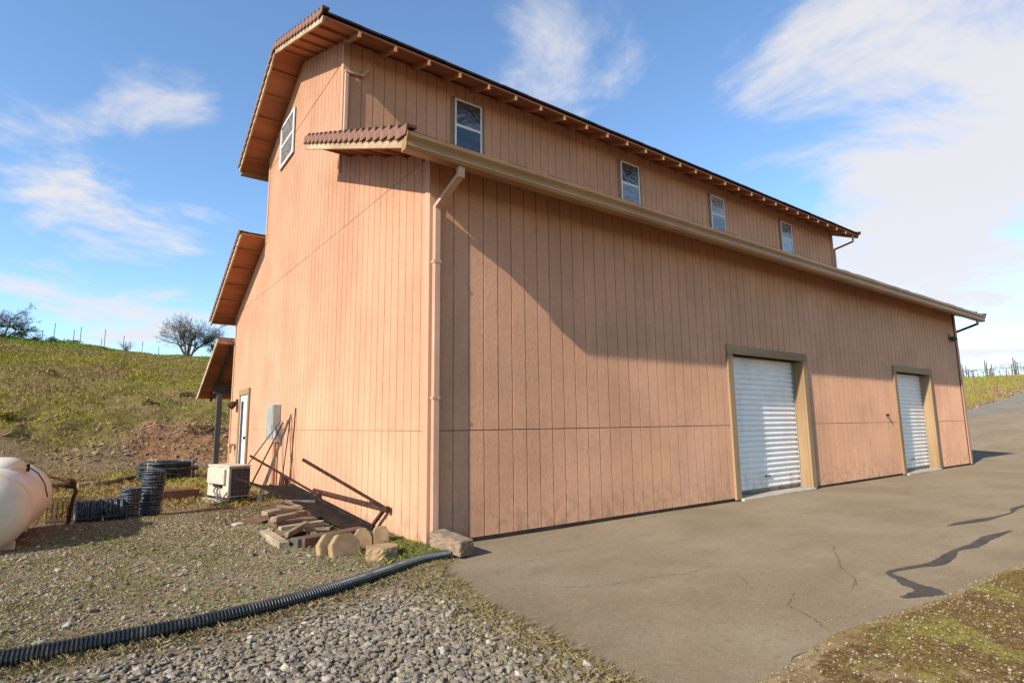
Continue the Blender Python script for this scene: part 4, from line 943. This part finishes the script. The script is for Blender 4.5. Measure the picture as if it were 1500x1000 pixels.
# strips leaning on the wall
def rail(p, qv, label):
    p, qv = Vector(p), Vector(qv); d = (qv-p); Ln = d.length; d.normalize(); s = d.cross(Vector((-1, 0, 0))).normalized(); n = s.cross(d)
    m = MB()
    for sg in (-1, 1): m.obox((p+qv)/2+s*sg*.020, d*Ln/2, s*.0045, n*.014)
    k = int(Ln/.05)
    for i in range(k): m.obox(p+d*(i+.5)*Ln/k, d*.011, s*.0155, n*.003)
    return tag(m.build('perforated_rail', M['galv']), label, 'rail', 'perforated rails leaning on the wall')
rail((-.68, 4.70, 0), (-.02, 5.33, 1.45), 'slotted steel rail leaning on the gable wall, nearer the camera')
rail((-.60, 4.82, 0), (-.02, 5.47, 1.40), 'slotted steel rail leaning on the gable wall, nearer the grey box')
def rod(p, q, r, label, mat='galv'): return tag(MB().tube([p, q], r, 7).build('metal_rod', M[mat], smooth=False), label, 'rod', 'rods leaning on the wall')
rod((-1.13, 5.30, 0), (-.02, 6.0, 1.40), .013, 'thin grey rod leaning across the front of the air conditioner', 'galv')
rod((-.70, 5.55, 0), (-.02, 5.85, 1.35), .014, 'thin rusty rod leaning between the air conditioner and rails', 'rust')
rod((-.10, 4.92, 0), (-.02, 5.02, 1.60), .012, 'dark rod standing upright against the gable wall', 'rust')
rod((-.16, 5.28, 0), (-.02, 5.32, 1.50), .010, 'slim rusty rod upright just behind the slotted rails', 'rust')
tag(MB().obox((-.10, 5.45, .22), (.012, 0, 0), (0, .14, 0), (.02, 0, .20)).build('steel_plate', M['rust'], bevel=.003), 'small rusty steel plate propped at the wall foot behind the rails', 'plate')

# ------------------------------------------------------------------ air conditioner
ac = tag(empty('air_conditioner', (-.98, 5.35, 0)), 'beige outdoor air conditioner unit with dark coil grille near the gable wall', 'air conditioner')
ac.rotation_euler = (0, 0, math.radians(15))
M['beige'] = simple('beige_enamel', (.56, .47, .345), (.48, .40, .285), 5, .55)
M['coil'] = simple('dark_coil', (.045, .042, .04), (.07, .065, .06), 20, .6, .5, 200)
aw, al, ah = .365, .80, .62
MB().box(-.06, -.06, -.03, aw+.05, al+.05, .045).build('pad', M['conc'], ac, bevel=.008)
MB().box(0, 0.012, .085, aw, al, ah-.03).build('cabinet', M['beige'], ac, bevel=.006)
MB().box(-.012, -.012, ah-.03, aw+.012, al+.012, ah).build('top_panel', M['beige'], ac, bevel=.006)
MB().box(.01, .03, .046, .06, al-.02, .084).box(aw-.06, .03, .046, aw-.01, al-.02, .084).build('foot_rail', M['darkmetal'], ac)
MB().box(.03, -.004, .11, aw-.01, .011, ah-.05).build('coil', M['coil'], ac)
gm = MB()
for k in range(6): gm.box(.03+k*(aw-.045)/5, -.010, .11, .036+k*(aw-.045)/5, -.0045, ah-.05)
for k in range(7): gm.box(.03, -.015, .11+k*(ah-.165)/6, aw-.01, -.0105, .116+k*(ah-.165)/6)
gm.build('grille', M['galv'], ac)
MB().box(-.045, .10, .30, -.0005, al-.06, ah-.06).build('valve_cover', M['beige'], ac, bevel=.008)
MB().box(-.03, .22, .25, -.0006, .52, .30).build('valve_block', M['darkmetal'], ac)
for yy_ in (.30, .42): MB().tube([(-.02, yy_, .26), (-.05, yy_+.02, .18), (-.03, yy_-.05, .10), (-.06, yy_-.16, .055)], .014, 7).build('hose', M['galv'], ac)
tag(MB().tube([(-1.2, 5.25, .03), (-1.02, 5.20, .045), (-.8, 5.22, .05), (-.45, 5.33, .04)], .028, 8).build('refrigerant_line', M['pipe'], smooth=True), 'black insulated line lying on the ground by the air conditioner', 'pipe')

# ------------------------------------------------------------------ propane tank
tk = tag(empty('propane_tank', (-3.72, 3.25, 0)), 'cream propane tank with a domed lid standing on the gravel', 'tank')
M['cream'] = simple('cream_paint', (.68, .60, .46), (.60, .51, .37), 3.0, .5, .06, 6)
R0, HL = .415, .85; prof = []
for k in range(13): a = math.pi/2*k/12; prof.append((R0*math.sin(a), -HL-.27*math.cos(a)))
prof += [(R0, -HL/3), (R0, HL/3)]
for k in range(13): a = math.pi/2*(1-k/12); prof.append((R0*math.sin(a), HL+.27*math.cos(a)))
axd = Vector((.05, 1, 0)).normalized()
MB().lathe(prof, 40, (0, 0, .445), axd).build('shell', M['cream'], tk, smooth=True)
for s_ in (-HL, HL): MB().lathe([(R0-.002, -.008), (R0+.004, -.005), (R0+.004, .005), (R0-.002, .008)], 40, Vector((0, 0, .445))+axd*s_, axd).build('weld_seam', M['cream'], tk, smooth=True)
lid = []
for k in range(9): a = math.pi/2*k/8; lid.append((.245*math.cos(a)**.7 if k < 8 else .001, .80+.04+.13*math.sin(a)))
MB().lathe([(.245, .74)]+lid, 30, (.0, -.02, 0)).build('dome_lid', M['cream'], tk, smooth=True)
MB().lathe([(.247, .0), (.253, .004), (.253, .014), (.247, .018)], 30, (.0, -.02, .835)).build('lid_rim', M['cream'], tk, smooth=True)
MB().box(.240, -.05, .80, .268, .01, .88).build('lid_latch', M['darkmetal'], tk)
MB().tube([(-.06, -.265, .845), (-.03, -.285, .83), (.03, -.285, .835), (.07, -.27, .845)], .008, 6).build('lid_handle', M['darkmetal'], tk)
for yy_ in (-.65, .65): MB().box(-.26, yy_-.05, -.05, .26, yy_+.05, .12).build('foot', M['cream'], tk, bevel=.005)
MB().tube([(.26, .05, .84), (.34, .12, .765), (.405, .20, .64), (.44, .3, .47)], .006, 6).build('gas_line', M['darkmetal'], tk)
rp = tag(empty('regulator_pipe', (-3.08, 4.35, 0)), 'rusty bent gas pipe with a regulator beside the propane tank', 'gas pipe')
MB().tube([(0, 0, -.05), (.015, 0, .25), (.055, -.01, .46), (.03, 0, .50), (-.05, .02, .56)], .022, 8).build('pipe', M['rust'], rp)
MB().lathe([(.02, 0), (.075, .02), (.075, .05), (.03, .075), (.03, .10)], 14, (-.03, .02, .53), (.3, -.6, .6)).build('regulator', M['rust'], rp)
MB().tube([(-.05, .02, .56), (-.16, .06, .63), (-.24, .08, .64)], .015, 7).build('inlet', M['rust'], rp)

# ------------------------------------------------------------------ wire rolls, coil, trough, logs
M['wire'] = simple('dark_wire', (.045, .050, .055), (.11, .115, .115), 25, .55, .4, 120, metal=.4)
def wire_roll(c, r, h, ax, label, turns=9, mat='wire', seed=1):
    R_ = random.Random(seed); ax = Vector(ax).normalized(); c = Vector(c); e = ax.cross(Vector((0, 0, 1)))
    if e.length < .01: e = Vector((1, 0, 0))
    e.normalize(); f = ax.cross(e); root = empty('wire_roll', c); tag(root, label, 'wire roll', 'rolls of trellis wire')
    m = MB()
    for k in range(turns):
        for lay in range(2):
            rr = r*R_.uniform(.93, 1.03)-lay*.02; tilt = R_.uniform(-.02, .02); ph = R_.uniform(0, 6)
            pts = [ax*(h*(k+.5+lay*.4)/turns+tilt*math.sin(a+ph))+(e*math.cos(a)+f*math.sin(a))*rr*(1+R_.uniform(-.03, .03)) for a in [2*math.pi*i/22 for i in range(23)]]
            m.tube(pts, h/turns*.42, 5, False)
    m.build('windings', M[mat], root)
    MB().lathe([(r*.80, h*.06), (r*.86, h*.5), (r*.80, h*.94)], 18, (0, 0, 0), ax).build('core', M['coil'], root)
    t = MB()
    for a in (.4, 2.5, 4.6):
        d = e*math.cos(a)+f*math.sin(a); t.bar(d*r*1.05+ax*h*.02, d*r*1.05+ax*h*.98, .006, .006)
    t.build('tie_wire', M['galv'], root); return root
for k, lb in enumerate(('bottom roll of the tall stack of dark trellis wire', 'middle roll of the tall stack of dark trellis wire', 'top roll of the tall stack of dark trellis wire')):
    wire_roll((-2.14+.012*k, 4.72+.01*k, .0+.215*k), .15, .21, (.04*k-.03, .0, 1), lb, seed=k+1)
wire_roll((-2.42, 4.45, .0), .135, .225, (0, .03, 1), 'lower roll of the short wire stack left of the tall one', seed=5)
wire_roll((-2.40, 4.46, .225), .13, .20, (.03, 0, 1), 'upper roll of the short wire stack left of the tall one', seed=6)
wire_roll((-3.02, 4.42, .15), .155, .30, (1, .05, 0), 'black wire roll lying on its side, left one of two', seed=7)
wire_roll((-2.70, 4.42, .15), .15, .22, (1, .0, .03), 'grey wire roll lying on its side against the short stack', seed=8)
mr = tag(empty('wire_mesh_roll', (-3.28, 4.75, .17)), 'roll of rusty wire mesh lying behind the propane tank', 'mesh roll')
m = MB()
for k in range(19): m.tube([(-.05+.45*k/18, .165*math.cos(a)*random.uniform(.96, 1.04), .165*math.sin(a)) for a in [2*math.pi*i/16 for i in range(17)]], .0022, 3, False)
for k in range(36): a = 2*math.pi*k/36; m.tube([(-.05, .165*math.cos(a), .165*math.sin(a)), (.40, .165*math.cos(a), .165*math.sin(a))], .0022, 3, False)
m.build('mesh', M['rust'], mr); m = MB()
for k in range(9): m.tube([(-.05+.45*k/8, .12*math.cos(a), .12*math.sin(a)) for a in [2*math.pi*i/14 for i in range(15)]], .004, 4, False)
m.build('inner_wrap', M['rust'], mr)
pc_ = tag(empty('pipe_coil', (-1.36, 11.5, 0)), 'big flat coil of black irrigation pipe lying below the hill', 'pipe coil')
R_ = random.Random(11); m = MB()
for lay in range(7):
    for rr in (.62, .54, .46):
        r1 = rr+R_.uniform(-.03, .03); ox, oy = R_.uniform(-.04, .04), R_.uniform(-.04, .04); tl = R_.uniform(-.03, .03)
        m.tube([(ox+r1*math.cos(a), oy+r1*math.sin(a), .035+lay*.062+tl*math.cos(a)) for a in [2*math.pi*i/36 for i in range(37)]], .030, 8, False)
m.build('windings', M['pipe'], pc_, smooth=True)
m = MB()
for a in (.5, 2.2, 4.0, 5.5):
    cx_, cy_ = math.cos(a), math.sin(a); m.tube([(cx_*.40, cy_*.40, -.0), (cx_*.69, cy_*.69, 0), (cx_*.69, cy_*.69, .45), (cx_*.40, cy_*.40, .46), (cx_*.40, cy_*.40, 0)], .006, 5)
m.build('binding_strap', M['vinyl'], pc_)
tr = tag(empty('steel_trough', (-1.72, 6.62, 0)), 'low rust-brown steel trough behind the tall wire stack', 'trough'); tr.rotation_euler = (0, 0, .12)
M['rust2'] = simple('rust_brown', (.30, .135, .075), (.22, .10, .055), 6, .85, .4, 40)
MB().prism([(-.42, -.13, .0), (-.42, .13, .0), (-.42, .19, .17), (-.42, .16, .17), (-.42, .11, .02), (-.42, -.11, .02), (-.42, -.16, .17), (-.42, -.19, .17)], (.86, 0, 0)).build('shell', M['rust2'], tr)
for x in (-.425, .435): MB().prism([(x, -.13, .0), (x, .13, .0), (x, .19, .168), (x, -.19, .168)], (.006, 0, 0)).build('end_plate', M['rust2'], tr)
def log(p, q, r, label, mat='plank_brown'):
    p, q = Vector(p), Vector(q); n = 9; R_ = random.Random(int(abs(p.x)*100)); pts = [p.lerp(q, i/n)+Vector((R_.uniform(-1, 1), R_.uniform(-1, 1), R_.uniform(-.5, .5)))*r*.15 for i in range(n+1)]
    return tag(MB().tube(pts, [r*R_.uniform(.85, 1.1) for _ in pts], 9).build('log', M[mat], smooth=False), label, 'log', 'logs edging the foot of the hill')
log((-2.86, 10.15, .04), (-2.02, 11.9, .05), .06, 'long dark log lying beside the black pipe coil')
log((-4.2, 9.9, .04), (-3.15, 10.75, .05), .07, 'brown log lying behind the propane tank', 'tie')
log((-3.10, 10.22, .05), (-2.84, 10.30, .05), .085, 'short pale-ended log between the two longer logs', 'plank')

# ------------------------------------------------------------------ trees, shrubs and fence on the crest
M['bark'] = simple('grey_bark', (.13, .105, .08), (.085, .068, .052), 4, .95)
M['leafdark'] = island_mat('dark_leaves', [(.045, .058, .018), (.07, .08, .026), (.032, .042, .015), (.09, .095, .035)])
M['leafolive'] = island_mat('olive_leaves', [(.07, .085, .02), (.11, .12, .03), (.05, .062, .018), (.14, .135, .05)])
def leaf_cloud(name, c, r, n, mat, parent, size=.12):
    c = np.array(c); r = np.array(r, float); k = max(4, n//60); cc = rng.normal(size=(k, 3)); cc /= np.linalg.norm(cc, axis=1)[:, None]; cc *= rng.uniform(.25, .85, (k, 1))
    p = cc[rng.integers(0, k, n)]+rng.normal(0, .20, (n, 3)); p = c+p*r
    d1 = rng.normal(size=(n, 3)); d1 /= np.linalg.norm(d1, axis=1)[:, None]; d2 = rng.normal(size=(n, 3)); d2 /= np.linalg.norm(d2, axis=1)[:, None]
    s = size*rng.uniform(.5, 1.2, (n, 1)); V = np.stack([p-d1*s*.5, p+d2*s*.35, p+d1*s*.5, p-d2*s*.35], 1).reshape(-1, 3)
    o = np_mesh(name, V, np.arange(4*n).reshape(n, 4), mat, parent); o['kind'] = 'stuff'; return o
def bare_tree(loc, height, spread, stems, label, seed, up0=.8, twig=5):
    R_ = random.Random(seed); root = empty('oak_tree', loc); tag(root, label, 'tree', 'bare trees on the hill crest')
    T = MB(); B = MB()
    def grow(p, d, ln, r, lvl, mb):
        pts = [p]; rs = [r]; q = p; dd = d.copy(); k = 3 if lvl < 3 else 2
        for i in range(k):
            dd = (dd+Vector((R_.gauss(0, .16), R_.gauss(0, .16), R_.gauss(.03, .12)))).normalized(); q = q+dd*ln/k; pts.append(q); rs.append(r*(1-.45*(i+1)/k))
        mb.tube(pts, rs, 6 if lvl == 0 else (4 if lvl < 3 else 3), False)
        if lvl >= twig: return
        for i in range(R_.choice((3, 4)) if lvl < 4 else 3):
            a = R_.choice(pts[1:]) if lvl > 0 else R_.choice(pts[-2:]); nd = (dd*.8+Vector((R_.gauss(0, .65)*spread, R_.gauss(0, .65)*spread, R_.gauss(.12, .4)))).normalized()
            grow(a, nd, ln*R_.uniform(.55, .80), max(.010, r*.50), lvl+1, B)
    for s in range(stems):
        a = 2*math.pi*s/stems+R_.uniform(-.4, .4); tilt = R_.uniform(.25, .75)*spread
        grow(Vector((math.cos(a)*.1, math.sin(a)*.1, -.2)), Vector((math.cos(a)*tilt, math.sin(a)*tilt, up0)).normalized(), height*R_.uniform(.34, .46), .10*height/4, 0, T)
    T.build('trunk', M['bark'], root); B.build('crown', M['bark'], root); return root
def on_hill(dx, dy, D): x, y = CAM.x+dx*D, CAM.y+dy*D; return (x, y, hz(x, y))
p = on_hill(.103, .995, 63.0); t1 = bare_tree(p, 4.9, .95, 6, 'bare spreading oak on the hill crest beside the barn roof', 4)
leaf_cloud('mistletoe', (2.0, 0.2, 1.4), (.75, .7, .95), 800, M['leafdark'], t1, .16); leaf_cloud('mistletoe', (.5, 0, 2.4), (1.2, 1.0, 1.1), 420, M['leafdark'], t1, .12)
p = on_hill(-.112, .9937, 61.5); t2 = bare_tree(p, 3.3, 1.4, 6, 'low twiggy oak on the hill crest at the left edge', 9, .6)
leaf_cloud('mistletoe', (.9, 0, .75), (.7, .6, .55), 420, M['leafolive'], t2, .12)
crest_shrubs = [(-.118, 61, .75, .5), (-.098, 61, 1.0, .45), (-.082, 61, .95, .45), (-.066, 60.5, .8, .38), (-.050, 60.5, .85, .32), (-.036, 60, .75, .28), (-.020, 60, .65, .2), (-.004, 60, .5, .16)]
for i, (dx, D, w, h) in enumerate(crest_shrubs):
    p = on_hill(dx, 1.0, D); s = empty('shrub', p); leaf_cloud('foliage', (0, 0, h*.7), (w, .6, h), 380, M['leafolive'], s, .13)
    MB().tube([(0, 0, -.1), (.03, .02, h*.7)], [.03, .01], 5).build('stem', M['bark'], s)
    tag(s, f"dark olive hedge shrub on the hill crest, {('leftmost', 'second from left', 'third from left', 'fourth from left', 'fourth from right', 'third from right', 'second from right', 'rightmost')[i]}", 'shrub', 'hedge shrubs on the hill crest')
p = on_hill(.024, 1.0, 61); s = empty('bush', p); m = MB(); R_ = random.Random(3)
for k in range(60): a, b = R_.uniform(0, 6.3), R_.uniform(.1, .9); m.tube([(0, 0, -.1), (math.cos(a)*b*.3, math.sin(a)*b*.3, .4), (math.cos(a)*b, math.sin(a)*b, R_.uniform(.5, 1.1))], [.012, .009, .005], 3, False)
m.build('twigs', M['bark'], s); tag(s, 'leafless twiggy bush between the crest fence posts', 'bush')
fence = tag(empty('wire_fence'), 'thin wire fence with tall stakes along the hill crest', 'fence')
M['stake'] = simple('stake', (.11, .09, .075), (.07, .058, .05), 6, .9)
fp = []
for dx, h in ((-.0925, 1.1), (-.0722, 1.0), (-.0603, 1.75), (-.0386, 1.25), (-.0306, 1.7), (-.006, .9), (-.0022, 1.75), (.0201, 1.45), (.029, 1.1), (.0436, 1.2), (.0645, .95)):
    x, y, z = on_hill(dx, 1.0, 60.2); fp.append((x, y, z, h)); MB().bar((x, y, z-.3), (x+random.uniform(-.04, .04), y, z+h), .045, .045, (0, 1, 0)).build('post', M['stake'], fence)
m = MB()
for zz in (.35, .65, .9):
    for a, b in zip(fp, fp[1:]): m.tube([(a[0], a[1], a[2]+zz), (b[0], b[1], b[2]+zz)], .004, 3, False)
m.build('wire', M['galv'], fence)
# dark scrub tufts on the slope
for i, (dx, D, w, h) in enumerate(((.10, 30, .55, .25), (-.06, 33, .6, .22), (.06, 26, .45, .22), (-.10, 24, .5, .25), (.13, 22.5, .6, .3), (.02, 40, .7, .25))):
    p = on_hill(dx, 1.0, D); s = empty('scrub', p); leaf_cloud('foliage', (0, 0, h*.5), (w, w*.8, h), 420, M['hillgrass'], s, .10); MB().tube([(0, 0, -.1), (0, 0, h*.5)], .02, 5).build('stem', M['bark'], s)
    tag(s, ('dry scrub clump on the slope midway below the crest oak', 'dry scrub clump high on the left half of the slope', 'dry scrub clump on the slope above the logs', 'dry scrub clump above the bank at the left edge', 'dry scrub clump on the red bank beside the porch post', 'highest scrub clump on the slope below the twiggy bush')[i], 'scrub', 'scrub clumps on the hillside')

# ------------------------------------------------------------------ vineyard and marker post
M['vine'] = simple('vine_wood', (.12, .085, .075), (.08, .06, .055), 5, .95); M['tube_white'] = simple('grow_tube', (.62, .60, .58), (.5, .48, .46), 4, .7)
names = ['front', 'second', 'third', 'fourth', 'fifth', 'sixth', 'seventh']
for k in range(7):
    x = 67+3.1*k; row = tag(empty('vineyard_row', (x, 0, 0)), f'{names[k]} row of leafless vines on wires, counted from the road', 'vineyard row', 'vineyard rows beyond the road')
    R_ = random.Random(40+k); v = MB(); tb_ = MB(); y = 5.0
    wires = MB(); prev = None; pm = None
    for j in range(9):
        yy_ = 5.5+j*2.1+R_.uniform(-.1, .1)+.5*(k % 3); z = hz(x, yy_)
        if pm is None: pm = MB().bar((0, 0, -.3), (0, 0, 1.75), .07, .07, (0, 1, 0)).mesh('post', M['greypost'])
        link('post', pm, row, (0, yy_, z))
        if prev:
            for zz in (.75, 1.15, 1.6): wires.tube([(0, prev[0], prev[1]+zz), (0, yy_, z+zz)], .006, 3, False)
        prev = (yy_, z)
    yy_ = 5.2
    while yy_ < 23.5:
        z = hz(x, yy_); v.tube([(0, yy_, z-.1), (R_.uniform(-.05, .05), yy_+R_.uniform(-.08, .08), z+.4), (0, yy_, z+.78)], [.045, .035, .03], 5, False)
        for sg in (-1, 1):
            v.tube([(0, yy_, z+.76), (0, yy_+sg*.3, z+.82), (0, yy_+sg*.62, z+.80)], [.03, .025, .018], 4, False)
            for q in range(5):
                b = yy_+sg*(.1+.12*q); v.tube([(0, b, z+.80), (R_.uniform(-.2, .2), b+R_.uniform(-.15, .15), z+R_.uniform(1.0, 1.45))], [.012, .006], 3, False)
        if R_.random() < .55: tb_.tube([(0.02, yy_+.35, z), (0.02, yy_+.35, z+.72)], .05, 6)
        yy_ += 1.25
    v.build('vines', M['vine'], row)['kind'] = 'stuff'; tb_.build('grow_tubes', M['tube_white'], row)['kind'] = 'stuff'; wires.build('trellis_wire', M['galv'], row)
z = hz(46.2, 6.2); tag(MB().box(46.13, 6.13, z-.3, 46.27, 6.27, z+.78).build('marker_post', M['rust2'], bevel=.02), 'short red-brown marker post at the far edge of the road', 'post')
